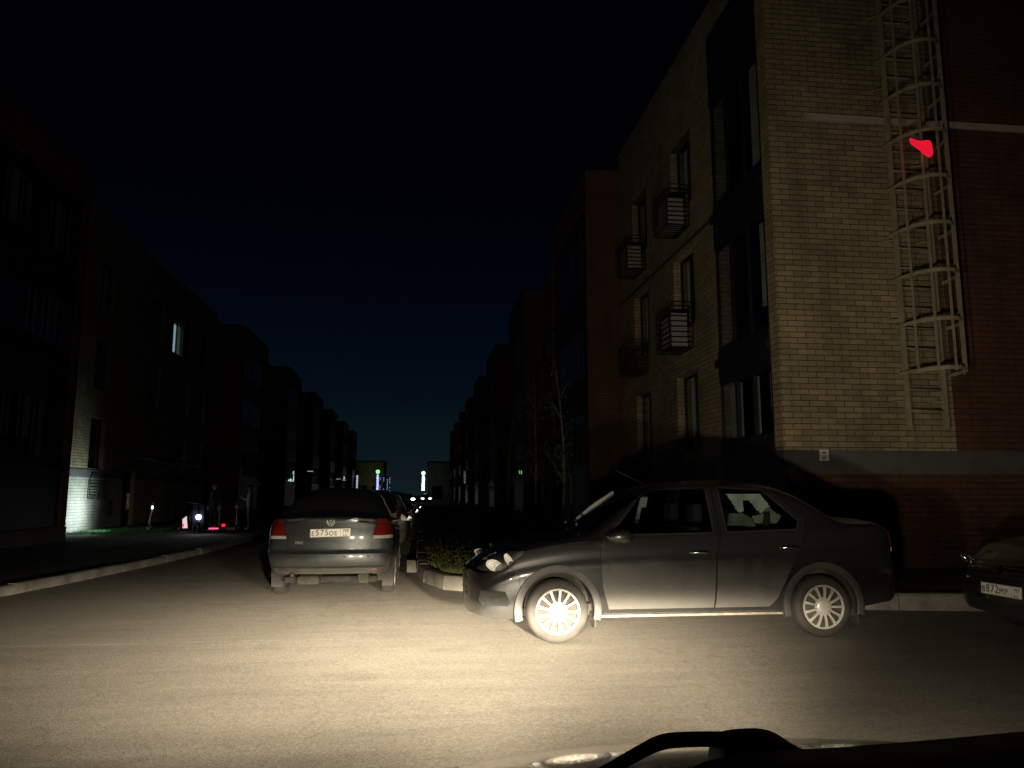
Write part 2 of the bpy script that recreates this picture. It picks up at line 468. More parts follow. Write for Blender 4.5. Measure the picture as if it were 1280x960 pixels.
kr = smooth_path([(-.03, 130), (-.03, 60), (-.03, 18), (-.02, 14.2), (.05, 12.7), (.30, 11.55), (.85, 10.95), (1.9, 10.4), (3.4, 9.6), (5.0, 8.95), (6.6, 8.6), (9, 8.3), (15, 8.1), (30, 8.0)])
kl = smooth_path([(-16, 6.2), (-10, 7.0), (-7.4, 8.2), (-6.1, 9.8), (-5.56, 11.35), (-5.24, 14.0), (-4.96, 18.7), (-4.9, 30), (-4.9, 130)])
kerb(kr, 1, .20, .17); kerb(kl, 1)
off = lambda p, d: [(x, y) for x, y in p]
sheet('lawn', [(x + .08, y + .06) for x, y in kr] + [(30, 130)], .165, M['turf'])
sheet('lawn', [(x - .05, y + .03) for x, y in kl] + [(-30, 130), (-30, 6.2)], .10, M['turf'])
# paved walk along the left houses and along the right houses
sheet('footpath', [(-8.8, 9), (-7.6, 9), (-7.2, 26), (-6.9, 40), (-6.9, 129), (-8.8, 129)], .106, M['paving'])
sheet('footpath', [(2.9, 13.0), (4.6, 13.0), (4.6, 129), (2.9, 129)], .171, M['paving'])

def inpoly(p, poly):
    x, y = p; c = False
    for (x1, y1), (x2, y2) in zip(poly, poly[1:] + poly[:1]):
        if (y1 > y) != (y2 > y) and x < (x2 - x1) * (y - y1) / (y2 - y1) + x1: c = not c
    return c

def grass(name, poly, n, zbase, hmin, hmax, seed, keep=lambda x, y: 1.0, gm='grass'):
    rnd = random.Random(seed)
    bm = bmesh.new()
    xs = [p[0] for p in poly]; ys = [p[1] for p in poly]
    made = 0
    while made < n:
        x = rnd.uniform(min(xs), max(xs)); y = rnd.uniform(min(ys), max(ys))
        if not inpoly((x, y), poly) or rnd.random() > keep(x, y): continue
        made += 1
        for _ in range(3):
            a = rnd.uniform(0, 6.283); hh = rnd.uniform(hmin, hmax); wd = rnd.uniform(.004, .009)
            lx, ly = rnd.gauss(0, .45) * hh, rnd.gauss(0, .45) * hh
            bx, by = x + rnd.gauss(0, .02), y + rnd.gauss(0, .02)
            dx, dy = math.cos(a) * wd, math.sin(a) * wd
            v = [bm.verts.new(q) for q in ((bx - dx, by - dy, zbase), (bx + dx, by + dy, zbase), (bx + lx * .4 + dx * .7, by + ly * .4 + dy * .7, zbase + hh * .6), (bx + lx * .4 - dx * .7, by + ly * .4 - dy * .7, zbase + hh * .6), (bx + lx, by + ly, zbase + hh))]
            bm.faces.new((v[0], v[1], v[2], v[3])); bm.faces.new((v[3], v[2], v[4]))
    return tag(link(name, bm, M[gm]), kind='stuff')

gp = [(.17, 30), (.17, 14.2), (.22, 13.2), (.38, 12.3), (.62, 11.75), (1.05, 11.3), (2.0, 10.65), (3.6, 9.85), (5.1, 9.2), (5.6, 11.8), (2.8, 13), (2.8, 30)]
patch = lambda x, y: (.40 + .60 * (math.sin(x * 5.1 + 1.3 * math.sin(y * 3.3)) * math.sin(y * 3.7 + x) > -.05)) * min(1, (12.0 / max(y, 11)) ** 9)
grass('grass', gp, 12000, .16, .015, .075, 5, patch)
grass('grass', [(-11.1, 26), (-11.1, 33), (-8.85, 33), (-8.85, 26)], 4000, .10, .04, .12, 6, gm='lit_lawn')

# ------------------------------------------------------------------ buildings
def wall(bm, uvl, o, u, n, length, z0, z1, ops, depth, mi=0, u_off=0.0):
    """one wall face with openings: o = start corner (x,y), u = direction, n = outward normal; reveals go inward by depth"""
    o = Vector(o); u = Vector(u); n = Vector(n)
    us = sorted({0.0, length, *[v for op in ops for v in op[:2]]})
    zs = sorted({z0, z1, *[v for op in ops for v in op[2:4]]})
    def face(pts, uvs):
        f = bm.faces.new([bm.verts.new(p) for p in pts])
        f.material_index = mi
        for lp, q in zip(f.loops, uvs): lp[uvl].uv = q
        return f
    def P(a, z, d=0.0):
        q = o + u * a - n * d
        return (q.x, q.y, z)
    flip = (u.x * n.y - u.y * n.x) > 0
    for a, b in zip(us, us[1:]):
        for c, d in zip(zs, zs[1:]):
            if any(op[0] <= (a + b) / 2 <= op[1] and op[2] <= (c + d) / 2 <= op[3] for op in ops): continue
            q = [(a, c), (b, c), (b, d), (a, d)]
            if flip: q = q[::-1]
            face([P(*t) for t in q], [(t[0] + u_off, t[1]) for t in q])
    for a, b, c, d in [op[:4] for op in ops]:
        for (p, q) in (((a, c), (a, d)), ((b, d), (b, c)), ((a, d), (b, d)), ((b, c), (a, c))):
            pts = [P(*p), P(*q), P(*q, depth), P(*p, depth)]
            uvs = [(p[0] + u_off, p[1]), (q[0] + u_off, q[1]), (q[0] + u_off + depth, q[1]), (p[0] + u_off + depth, p[1])]
            if flip: pts = pts[::-1]; uvs = uvs[::-1]
            face(pts, uvs)

def bars(bm, o, u, n, a0, a1, z0, z1, d0, d1, mi=0):
    """box given in wall coordinates; d = depth behind the wall face (negative = proud)"""
    o = Vector(o); u = Vector(u); n = Vector(n)
    vs = []
    for a in (a0, a1):
        for d in (d0, d1):
            for z in (z0, z1):
                q = o + u * a - n * d
                vs.append(bm.verts.new((q.x, q.y, z)))
    q = [(0, 1, 3, 2), (4, 6, 7, 5), (0, 4, 5, 1), (2, 3, 7, 6), (0, 2, 6, 4), (1, 5, 7, 3)]
    fs = [bm.faces.new([vs[i] for i in f]) for f in q]
    for f in fs: f.material_index = mi
    bmesh.ops.recalc_face_normals(bm, faces=fs)

def window(parent, o, u, n, op, depth, seed=0, curtain_and_reflection=None, name='window', lit=None):
    a, b, c, d = op
    bm = bmesh.new(); t = .055
    D0, D1 = depth * .55, depth * .55 + .06
    bars(bm, o, u, n, a, a + t, c, d, D0, D1); bars(bm, o, u, n, b - t, b, c, d, D0, D1)
    bars(bm, o, u, n, a + t, b - t, c, c + t, D0, D1); bars(bm, o, u, n, a + t, b - t, d - t, d, D0, D1)
    mid = a + (b - a) * (.5 if seed % 2 else .42)
    bars(bm, o, u, n, mid - t / 2, mid + t / 2, c + t, d - t, D0 - .005, D1)
    w_ = link(name, bm, M['dark_metal'], parent)
    bm = bmesh.new()
    bars(bm, o, u, n, a + t * .6, b - t * .6, c + t * .6, d - t * .6, D0 + .025, D0 + .032)
    link('pane', bm, M['pane'], w_)
    bm = bmesh.new()
    bars(bm, o, u, n, a - .1, b + .1, c - .1, d + .1, D1 + .55, D1 + .57)
    bars(bm, o, u, n, a - .1, a - .08, c - .1, d + .1, D1, D1 + .55); bars(bm, o, u, n, b + .08, b + .1, c - .1, d + .1, D1, D1 + .55)
    bars(bm, o, u, n, a - .08, b + .08, d + .08, d + .1, D1, D1 + .55); bars(bm, o, u, n, a - .08, b + .08, c - .1, c - .08, D1, D1 + .55)
    link('room', bm, lit or M['room'], w_)
    if curtain_and_reflection:
        bm = bmesh.new()
        O = Vector(o); U = Vector(u); Nn = Vector(n)
        c0, c1 = curtain_and_reflection
        nf = 40
        top = []; bot = []
        for k in range(nf + 1):
            s = c0 + (c1 - c0) * k / nf
            q = O + U * (a + (b - a) * s) - Nn * (D1 + .09 + .022 * math.sin(k * 1.3 + seed))
            top.append(bm.verts.new((q.x, q.y, d - .02))); bot.append(bm.verts.new((q.x, q.y, c + .03)))
        for k in range(nf):
            bm.faces.new((bot[k], bot[k + 1], top[k + 1], top[k]))
        link('curtain_and_reflection', bm, M['curtain_and_reflection'], w_, smooth=80)
    return w_

def basket(parent, o, u, n, a0, a1, z0, z1, dep=.5, unit=True, name='air_conditioner_basket'):
    bm = bmesh.new(); t = .022
    for a in (a0, a1 - t):
        for d in (-dep, -.02): bars(bm, o, u, n, a, a + t, z0, z1, d, d + t)
    for z in (z0, z1 - t):
        for d in (-dep, -.02): bars(bm, o, u, n, a0 + t, a1 - t, z, z + t, d, d + t)
        for a in (a0, a1 - t): bars(bm, o, u, n, a, a + t, z, z + t, -dep + t, -.02)
    k = 8
    for i in range(1, k):
        z = z0 + (z1 - z0) * i / k
        bars(bm, o, u, n, a0 + t, a1 - t, z - .011, z + .011, -dep + .003, -dep + .012)
        bars(bm, o, u, n, a0 + .003, a0 + .012, z - .011, z + .011, -dep + t, -.02)
        bars(bm, o, u, n, a1 - .012, a1 - .003, z - .011, z + .011, -dep + t, -.02)
    for i in range(1, 7):
        a = a0 + (a1 - a0) * i / 7
        bars(bm, o, u, n, a - .012, a + .012, z0 + .003, z0 + .015, -dep + t, -.02)
    b_ = link(name, bm, M['dark_metal'], parent)
    if unit:
        bm = bmesh.new()
        bars(bm, o, u, n, a0 + .12, a1 - .12, z0 + .05, z1 - .15, -dep + .09, -.1)
        link('air_conditioner', bm, M['acwhite'], b_)
    return b_

def loggia(parent, o, u, n, a0, a1, z0, z1, levels, depth=.0, seed=1):
    """glazed balcony stack: dark cladding panels with rows of panes"""
    rnd = random.Random(seed)
    bm = bmesh.new()
    zb = z0
    lo = None
    gl = bmesh.new(); fr = bmesh.new()
    for (g0, g1) in levels:
        bars(bm, o, u, n, a0, a1, zb, g0, depth - .05, depth + .05)
        q_ = link('loggia' if lo is None else 'cladding_panel', bm, M['cladding'], lo or parent); lo = lo or q_
        bm = bmesh.new()
        bars(bm, o, u, n, a0 - .05, a1 + .04, g0 - .34, g0 - .2, depth - .12, depth - .052)
        link('ledge', bm, M['cladding'], lo); bm = bmesh.new()
        k = max(2, round((a1 - a0) / .75))
        for i in range(k + 1):
            a = a0 + (a1 - a0) * i / k
            bars(fr, o, u, n, max(a0, a - .035), min(a1, a + .035), g0 + .05, g1 - .05, depth - .03, depth + .03)
        bars(fr, o, u, n, a0, a1, g0, g0 + .05, depth - .03, depth + .03)
        bars(fr, o, u, n, a0, a1, g1 - .05, g1, depth - .03, depth + .03)
        bars(gl, o, u, n, a0 + .02, a1 - .02, g0 + .03, g1 - .03, depth - .004, depth + .004)
        for i in range(k):
            if rnd.random() < .55:
                a = a0 + (a1 - a0) * (i + .1) / k; wd = (a1 - a0) / k * rnd.uniform(.35, .8)
                ba = bmesh.new(); bars(ba, o, u, n, a, a + wd, g0 + rnd.choice((.05, .5)), g1 - .06, depth + .12, depth + .132)
                link('curtain_and_reflection', ba, M['curtain_and_reflection'], lo)  # pale card behind the glass, painting in a reflection on the panes
        zb = g1
    bars(bm, o, u, n, a0, a1, zb, z1, depth - .05, depth + .05)
    link('cladding_panel', bm, M['cladding'], lo)
    link('window_frame', fr, M['dark_metal'], lo)
    link('pane', gl, M['pane'], lo)
    bm = bmesh.new()
    bars(bm, o, u, n, a0, a1, z0, z1, depth + 1.0, depth + 1.02)
    link('back_wall', bm, M['room'], lo)
    return lo

LV = [(2.35, 4.05), (5.1, 6.85), (7.9, 9.6)]      # window bands of the three storeys

def row_house(root, sgn, xr, xp, ya, yb, yc, zr, zp, brick, brick2, open_start=False, lit=None, seed=0, baskets=True, door=None, first=False):
    """one house of a terrace: recessed bay from ya to yb on plane xr, projecting bay from yb to yc on plane xp.
       sgn=-1: the street lies towards -x (right-hand row); sgn=+1: street lies towards +x (left-hand row).  Local origin at y=0"""
    back = xr - sgn * 11.0
    bm = bmesh.new(); uvl = bm.loops.layers.uv.new('UVMap')
    u = (0, 1); n = (sgn, 0)
    Lr = yb - ya
    cols = [.22, .62] if Lr > 6.9 else [.3, .75]
    if first: cols = []
    ops = []
    wins = []
    z_pl = 1.95
    if not first:
        for ci, c in enumerate(cols):
            for z0, z1 in LV:
                op = (Lr * c - .62, Lr * c + .62, z0, z1)
                if door and z0 < 3 and ci in door: continue
                ops.append(op); wins.append((op, ci))
    wall(bm, uvl, (xr, ya), u, n, Lr, 0.08, zr, ops, .28, 0)
    # projecting bay: end face towards the viewer, street face solid above/below the glazing, far return
    d = abs(xp - xr)
    su = 1 if sgn < 0 else -1
    wall(bm, uvl, (xp, yb), (su, 0), (0, -1), d, .08, zp, [], .2, 1)
    wall(bm, uvl, (xp, yc), (su, 0), (0, 1), d, .08, zp, [], .2, 1)
    lo = (.28, yc - yb - .28, .5, zp - 1.0)
    wall(bm, uvl, (xp, yb), u, n, yc - yb, .08, zp, [lo], .3, 1)
    # back, outer end walls and roofs
    wall(bm, uvl, (back, ya), u, (-sgn, 0), yc - ya, .08, zr, [], .2, 0)
    wall(bm, uvl, (xr, yc), (su, 0), (0, 1), abs(back - xr), .08, zr, [], .2, 0)
    if not open_start: wall(bm, uvl, (xr, ya), (su, 0), (0, -1), abs(back - xr), .08, zr, [], .2, 0)
    bmesh.ops.remove_doubles(bm, verts=bm.verts[:], dist=.0005)
    link('wall', bm, [brick, brick2], root)
    bm = bmesh.new()
    x0, x1 = min(xr, back), max(xr, back)
    box(bm, x0 + .02, x1 - .02, ya + .02, yc - .02, zr - .35, zr - .25)
    a, b = sorted((xp, xr)); box(bm, a + .02, b + (.02 if sgn < 0 else -.02), yb + .02, yc - .02, zp - .3, zp - .2)
    rf = link('roof', bm, M['roofing'], root)
    bm = bmesh.new()
    bars(bm, (xr, ya), u, n, 0, Lr - .01, zr, zr + .05, -.04, .3)
    bars(bm, (xp, yb), u, n, -.03, yc - yb + .03, zp, zp + .05, -.04, .3)
    bars(bm, (xp, yb), (su, 0), (0, -1), .31, d, zp, zp + .05, -.03, .2)
    link('parapet_cap', bm, M['dark_metal'], rf)
    for k, (op, ci) in enumerate(wins):
        lm = M['room']
        cu = [(.05, .5), (.5, .95), None, (.1, .32), (.62, .9), None][(k * 5 + seed) % 6]
        window(root, (xr, ya), u, n, op, .28, seed + k, cu, lit=lm)
        if baskets and op[2] > 4 and (k + seed) % 3 != 1:
            basket(root, (xr, ya), u, n, op[0] + .1, op[1] - .1, op[2] - .6, op[2] + .2, unit=(k + seed) % 2 == 0)
    loggia(root, (xp, yb), u, n, lo[0], lo[1], lo[2], lo[3], [(2.3, 3.9), (5.0, 6.7), (7.8, zp - 1.3)], depth=.16, seed=seed + 3)
    # plinth
    bm = bmesh.new()
    bars(bm, (xr, ya), u, n, 0, Lr - .03, .06, 1.15, -.025, .1)
    bars(bm, (xp, yb), u, n, -.02, yc - yb + .02, .06, .48, -.025, .1)
    link('plinth', bm, M['plaster'], root)
    return lo

# ---- right-hand row, first house with the ladder gable
XR, XP = 5.95, 4.92
ZR, ZP = 11.75, 11.3
A = empty('apartment_building', (0, 0, 0), 0, 'beige brick corner house with a caged ladder on its gable wall', 'building', 'brick houses along the right side of the street')
ya, yb, yc = 12.04, 22.1, 28.6
bm = bmesh.new(); uvl = bm.loops.layers.uv.new('UVMap')
o, u, n = (XR, ya), (0, 1), (-1, 0)
winsA = []
for (a0, a1) in ((15.85 - ya, 17.2 - ya), (19.25 - ya, 20.6 - ya)):
    for z0, z1 in LV: winsA.append((a0, a1, z0, z1))
logA = (.30, 2.55, .3, 11.0)
wall(bm, uvl, o, u, n, yb - ya, 1.95, ZR, [w_ for w_ in winsA] + [(logA[0], logA[1], 1.95, logA[3])], .3, 0)
wall(bm, uvl, o, u, n, yb - ya, .08, 1.95, [(logA[0], logA[1], logA[2], 1.95)], .3, 1)
# gable towards the cross street: beige, then darker red-brown brick
XG = 9.03
wall(bm, uvl, (XR, ya), (1, 0), (0, -1), XG - XR, 1.95, ZR, [], .2, 0, .13)
wall(bm, uvl, (XG, ya), (1, 0), (0, -1), 8.0, 1.95, ZR, [], .2, 2)
wall(bm, uvl, (XR, ya), (1, 0), (0, -1), XG + 8 - XR, .08, 1.95, [], .2, 2)
# brown projecting bay
dx = XR - XP
wall(bm, uvl, (XP, yb), (1, 0), (0, -1), dx, .08, ZP, [], .2, 3)
wall(bm, uvl, (XP, yc), (1, 0), (0, 1), dx, .08, ZP, [], .2, 3)
lo = (.28, yc - yb - .28, .5, ZP - 1.0)
wall(bm, uvl, (XP, yb), u, n, yc - yb, .08, ZP, [lo], .3, 3)
wall(bm, uvl, (17.03, ya), (0, 1), (1, 0), yc - ya, .08, ZR, [], .2, 0)
wall(bm, uvl, (XR, yc), (1, 0), (0, 1), 11.08, .08, ZR, [], .2, 0)
bmesh.ops.remove_doubles(bm, verts=bm.verts[:], dist=.0005)
link('wall', bm, [M['beige'], M['brown'], M['red'], M['brown']], A)
bm = bmesh.new()
box(bm, XR + .02, 17.0, ya + .02, yc - .02, ZR - .35, ZR - .25)
box(bm, XP + .02, XR + .02, yb + .02, yc - .02, ZP - .3, ZP - .2)
rf = link('roof', bm, M['roofing'], A)
bm = bmesh.new()
bars(bm, o, u, n, -.04, yb - ya - .01, ZR, ZR + .05, -.04, .3)
bars(bm, (XR, ya), (1, 0), (0, -1), .31, 11, ZR, ZR + .05, -.04, .3)
bars(bm, (XP, yb), u, n, -.03, yc - yb + .03, ZP, ZP + .05, -.04, .3)
link('parapet_cap', bm, M['dark_metal'], rf)
cur = [(.45, .95), (.5, .95), (.4, .9), (.25, .95), (.4, .9), (.5, .95)]
for k, op in enumerate(winsA):
    window(A, o, u, n, op, .3, k, cur[k])
for (a0, a1, z0, z1, un) in ((16.0 - ya, 16.95 - ya, 4.55, 5.5, True), (19.4 - ya, 20.4 - ya, 4.55, 5.35, False), (16.0 - ya, 16.95 - ya, 7.35, 8.2, True), (19.4 - ya, 20.4 - ya, 7.35, 8.2, True), (15.9 - ya, 17.0 - ya, 1.75, 2.35, False), (19.4 - ya, 20.4 - ya, 1.75, 2.3, False)):
    basket(A, o, u, n, a0, a1, z0, z1, .55, un)
loggia(A, o, u, n, logA[0], logA[1], logA[2], logA[3], [(2.35, 3.55), (4.2, 6.3), (7.2, 9.4), (9.9, 10.8)][:3], depth=.02, seed=4)
loggia(A, (XP, yb), u, n, lo[0], lo[1], lo[2], lo[3], [(2.3, 3.9), (5.0, 6.7), (7.8, ZP - 1.3)], depth=.16, seed=9)
# grey plaster band under the brick and pale string course on the gable
bm = bmesh.new()
bars(bm, (XR, ya), (1, 0), (0, -1), -.03, XG + 8 - XR, 1.70, 2.08, -.03, .02)
bars(bm, o, u, n, .001, .29, 1.70, 2.08, -.03, .02)
bars(bm, o, u, n, 2.56, yb - ya - .01, 1.70, 2.08, -.03, .02)
link('plinth_band', bm, M['plaster'], A)
bm = bmesh.new()
bars(bm, (XR, ya), (1, 0), (0, -1), .72, 2.05, 7.90, 8.02, -.035, .02)
bars(bm, (XR, ya), (1, 0), (0, -1), 2.75, 7.0, 7.90, 8.02, -.035, .02)
bars(bm, (XR, ya), (1, 0), (0, -1), 2.052, 2.748, 7.905, 8.015, -.025, .02)
link('string_course', bm, M['strip'], A)
bm = bmesh.new()
bars(bm, o, u, n, 2.6, yb - ya - .02, 6.98, 7.06, -.03, .02)
link('string_course', bm, M['beige'], A)
# caged ladder
LX0, LX1 = 8.07, 8.74
gy = ya
bm = bmesh.new()
ladder = None
def rail(x):
    b2 = bmesh.new()
    box(b2, x - .035, x + .035, gy - .22, gy - .16, 2.42, ZR + .9)
    return b2
ladder = link('fire_ladder', rail(LX0), M['ladder'], A)
link('rail', rail(LX1), M['ladder'], ladder)
z = 2.75
bmr = bmesh.new()
while z < ZR + .6:
    tube(bmr, [(LX0, gy - .19, z), (LX1, gy - .19, z)], .012, 6)
    z += .35
link('rungs', bmr, M['ladder'], ladder)
cx, rx, ry = (LX0 + LX1) / 2, .46, .80
def hoop_pt(t): return (cx - rx * math.cos(t), gy - .19 - ry * math.sin(t) ** .8)
k = 0
z = 3.35
while z < ZR + .8:
    bmh = bmesh.new()
    pr = None
    for i in range(24):
        t0, t1 = math.pi * i / 24, math.pi * (i + 1) / 24
        p, q = hoop_pt(t0), hoop_pt(t1)
        v = [bmh.verts.new((*pp, zz)) for pp in (p, q) for zz in (z - .03, z + .03)]
        bmh.faces.new((v[0], v[2], v[3], v[1]))
    bmesh.ops.remove_doubles(bmh, verts=bmh.verts[:], dist=.0004)
    bmesh.ops.recalc_face_normals(bmh, faces=bmh.faces[:])
    bmesh.ops.solidify(bmh, geom=bmh.faces[:], thickness=.008)
    link('cage_hoop', bmh, M['ladder'], ladder)
    z += .80
for t in (.16, .33, .5, .67, .84):
    p = hoop_pt(math.pi * t)
    b2 = bmesh.new()
    box(b2, p[0] - .022, p[0] + .022, p[1] + .006, p[1] + .014, 3.3, ZR + .8)
    link('cage_strap', b2, M['ladder'], ladder)
b2 = bmesh.new()
for z in (2.9, 4.3, 5.7, 7.1, 8.5, 9.9, 11.2):
    for x in (LX0, LX1): tube(b2, [(x, gy - .17, z), (x - .16, gy + .01, z + .02)], .014, 6)
link('wall_bracket', b2, M['ladder'], ladder)

# small house sign on the plinth edge
sg = empty('wall_sign', (6.62, gy - .035, 2.0), 0, 'small white notice plate on the corner of the ladder gable', 'sign')
b2 = bmesh.new(); box(b2, -.08, .08, -.012, 0, -.09, .09, .004); link('sign_board', b2, M['white'], sg)
b2 = bmesh.new()
box(b2, -.03, .03, -.0145, -.0122, .03, .055)
for k in range(3): box(b2, -.05, .05 - .015 * k, -.0145, -.0122, -.02 - .025 * k, -.008 - .025 * k)
link('lettering', b2, M['ink'], sg)

# windscreen reflection put in as a glowing red shape on the ladder cage
rl = empty('red_reflection', (8.07, 11.0, 6.98), 0, 'small irregular red glowing patch on the ladder cage, standing in for a windscreen reflection', 'lamp')
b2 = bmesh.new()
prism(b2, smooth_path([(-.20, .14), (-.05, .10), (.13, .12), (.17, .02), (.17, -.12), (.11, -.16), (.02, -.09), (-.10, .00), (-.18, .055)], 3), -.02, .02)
link('glowing_face', b2, emis('red_reflection_glow', (.80, .008, .03), .95), rl)  # glowing shape only, there is no lamp on the cage
b2 = bmesh.new(); box(b2, -.03, .03, .021, .05, -.02, .06); link('reflection_backing', b2, M['dark_metal'], rl)

# ---- the rest of the right-hand row
B = empty('apartment_building', (0, 28.6, 0), 0, 'second house on the right with a brown brick bay, beyond the corner house', 'building', 'brick houses along the right side of the street')
row_house(B, -1, XR, XP, 0, 7.7, 14.2, ZR, ZP, M['beige'], M['brown'], seed=1)
ords = ['third', 'fourth', 'fifth', 'sixth', 'seventh', 'eighth']
for k in range(6):
    c = copy_tree(B); c.location = (0, 28.6 + 14.2 * (k + 1), 0)
    c['label'] = ords[k] + ' house of the dark brick row on the right, counted from the corner house'

# ---- left-hand row
XL, XLP = -11.2, -9.7
C0 = empty('apartment_building', (0, 10.4, 0), 0, 'nearest dark house on the left with a glazed bay beside the street', 'building', 'brick houses along the left side of the street')
row_house(C0, 1, XL, XLP, 0, .6, 12.5, 11.2, 10.65, M['pale'], M['brown'], seed=2, first=True)
C1 = empty('apartment_building', (0, 22.9, 0), 0, 'left house with an entrance canopy, pale wall lit by an unseen spot beside it', 'building', 'brick houses along the left side of the street')
def left_entrance_house(root):
    """long recessed bay 0..20.1, then projecting bay 20.1..27"""
    xr, xp = XL, XLP
    bm = bmesh.new(); uvl = bm.loops.layers.uv.new('UVMap')
    o, u, n = (xr, 0), (0, 1), (1, 0)
    wins = []
    for a0 in (4.85, 14.6, 17.4):
        for z0, z1 in LV: wins.append((a0, a0 + 1.25, z0 - .1, z1 - .05))
    for z0, z1 in LV[1:]: wins.append((10.2, 11.6, z0, z1))
    wins.append((12.9, 14.3, 7.75, 9.2))
    dr = (8.15, 9.35, .12, 2.25)
    wall(bm, uvl, o, u, n, 20.1, 2.0, 11.2, [w_ for w_ in wins] + [(dr[0], dr[1], 2.0, dr[3])], .26, 0)
    wall(bm, uvl, o, u, n, 20.1, .08, 2.0, [(dr[0], dr[1], .12, 2.0)], .26, 1)
    wall(bm, uvl, (xp, 20.1), (-1, 0), (0, -1), 1.5, .08, 10.65, [], .2, 2)
    wall(bm, uvl, (xp, 27), (-1, 0), (0, 1), 1.5, .08, 10.65, [], .2, 2)
    lo = (.28, 6.6, .5, 9.6)
    wall(bm, uvl, (xp, 20.1), u, n, 6.9, .08, 10.65, [lo], .3, 2)
    wall(bm, uvl, (xr - 11, 0), u, (-1, 0), 27, .08, 11.2, [], .2, 0)
    wall(bm, uvl, (xr, 27), (-1, 0), (0, 1), 11, .08, 11.2, [], .2, 0)
    wall(bm, uvl, (xr, 0), (-1, 0), (0, -1), 11, .08, 11.2, [], .2, 0)
    bmesh.ops.remove_doubles(bm, verts=bm.verts[:], dist=.0005)
    link('wall', bm, [M['beige'], M['pale'], M['brown']], root)
    bm = bmesh.new(); box(bm, xr - 10.98, xr - .02, .02, 26.98, 10.85, 10.95); box(bm, xr - .02, xp - .02, 20.12, 26.98, 10.35, 10.45)
    link('roof', bm, M['roofing'], root)
    for k, op in enumerate(wins[:-1]):
        window(root, o, u, n, op, .26, k, [(.05, .4), None, (.5, .9)][k % 3])
    lw = window(root, o, u, n, wins[-1], .10, 3, None, lit=emis('lit_room', (.55, .86, 1.0), .62))
    lw['label'] = 'lit bluish white window'
    loggia(root, (xp, 20.1), u, n, *lo, [(2.3, 3.9), (5.0, 6.7), (7.8, 9.3)], depth=.16, seed=12)
    bm = bmesh.new(); bars(bm, o, u, n, .0, 8.1, 1.93, 2.2, -.025, .01); bars(bm, o, u, n, 9.4, 20.08, 1.93, 2.2, -.025, .01)
    link('plinth_band', bm, M['plaster'], root)
    bm = bmesh.new(); bars(bm, o, u, n, dr[0], dr[1], dr[2], dr[3], .16, .22)
    d_ = link('door', bm, M['dark_metal'], root)
    bm = bmesh.new(); bars(bm, o, u, n, dr[0] + .3, dr[0] + .85, .75, 2.05, .152, .158); link('pane', bm, M['tint'], d_)
    bm = bmesh.new(); bars(bm, o, u, n, dr[1] - .16, dr[1] - .12, .8, 1.4, .1, .158); link('handle', bm, M['chrome'], d_)
    # canopy on brackets
    bm = bmesh.new()
    prism(bm, [(0, 2.95), (1.6, 2.62), (1.6, 2.5), (0, 2.8)], 6.9, 12.4, 'y')
    for v in bm.verts: v.co.x += xr + .003
    cn = link('canopy', bm, M['dark_metal'], root)
    bm = bmesh.new()
    for y in (7.0, 9.6, 12.3): tube(bm, [(xr + .0, y, 2.2), (xr + 1.3, y, 2.56)], .03, 6)
    link('bracket', bm, M['dark_metal'], cn)
    bm = bmesh.new(); 
    for (y, z0, z1) in ((14.2, .3, 1.0), (6.6, .55, 1.15)): bars(bm, o, u, n, y, y + .45, z0, z1, -.1, .0)
    link('meter_box', bm, M['plaster'], root)
    basket(root, o, u, n, 5.0, 5.95, 1.2, 1.85, .3, False, 'window_guard')
left_entrance_house(C1)
C2 = empty('apartment_building', (0, 49.9, 0), 0, 'third house on the left, dark brick, beyond the house with the canopy', 'building', 'brick houses along the left side of the street')
row_house(C2, 1, XL, XLP, 0, 7.7, 14.2, 11.2, 10.65, M['beige'], M['brown'], seed=3)
for k in range(4):
    c = copy_tree(C2); c.location = (0, 49.9 + 14.2 * (k + 1), 0)
    c['label'] = ords[k + 1] + ' dark brick house of the left row, counted from the nearest one'

# ---- lamps over entrances and lit shop signs along the left row
def entrance_lamp(x, y, z, label):
    r = empty('entrance_lamp', (x, y, z), 0, label, 'lamp', 'strip lamps over entrances on the left')
    bm = bmesh.new(); box(bm, -.12, .5, -.12, .12, -.05, .05, .01); link('lamp_housing', bm, M['dark_metal'], r)
    bm = bmesh.new(); box(bm, .02, .48, -.1, .1, -.075, -.051); link('glowing_face', bm, emis('strip_lamp', (.9, 1, 1), .8), r)
entrance_lamp(-9.62, 68.4, 3.4, 'nearest small white strip lamp over an entrance on the left row')
entrance_lamp(-9.62, 92.0, 3.2, 'middle one of three small strip lamps over entrances on the left row')
entrance_lamp(-9.62, 99.0, 3.2, 'farthest small white strip lamp over an entrance on the left row')

def led_sign(x, y, z0, z1, wd, label, cap_col, col, st, seed, cross=True, name='shop_sign'):
    """upright light box standing on a post: coloured cap and a ladder of lit cells"""
    r = empty(name, (x, y, .1), 0, label, 'sign', 'lit shop signs at the end of the street')
    bm = bmesh.new(); tube(bm, [(0, 0, 0), (0, 0, z0 - .1)], .07, 8); box(bm, -wd / 2 - .05, wd / 2 + .05, -.02, .2, z0 - .12, z1 - .06)
    link('sign_case', bm, M['dark_metal'], r)
    bm = bmesh.new(); rnd = random.Random(seed)
    z = z0
    while z < z1 - .9:
        hh = rnd.uniform(.2, .42)
        box(bm, -wd / 2 * rnd.uniform(.7, 1), wd / 2 * rnd.uniform(.7, 1), -.05, -.021, z, z + hh)
        z += hh + .05
    link('lit_panel', bm, emis('lit_cells', col, st), r)
    if not cross: return r
    bm = bmesh.new()
    bmesh.ops.create_icosphere(bm, subdivisions=2, radius=.34, matrix=Matrix.Translation((0, -.12, z1 - .42)))
    link('lit_globe', bm, emis('lit_globe', cap_col, st * .9), r)
    return r
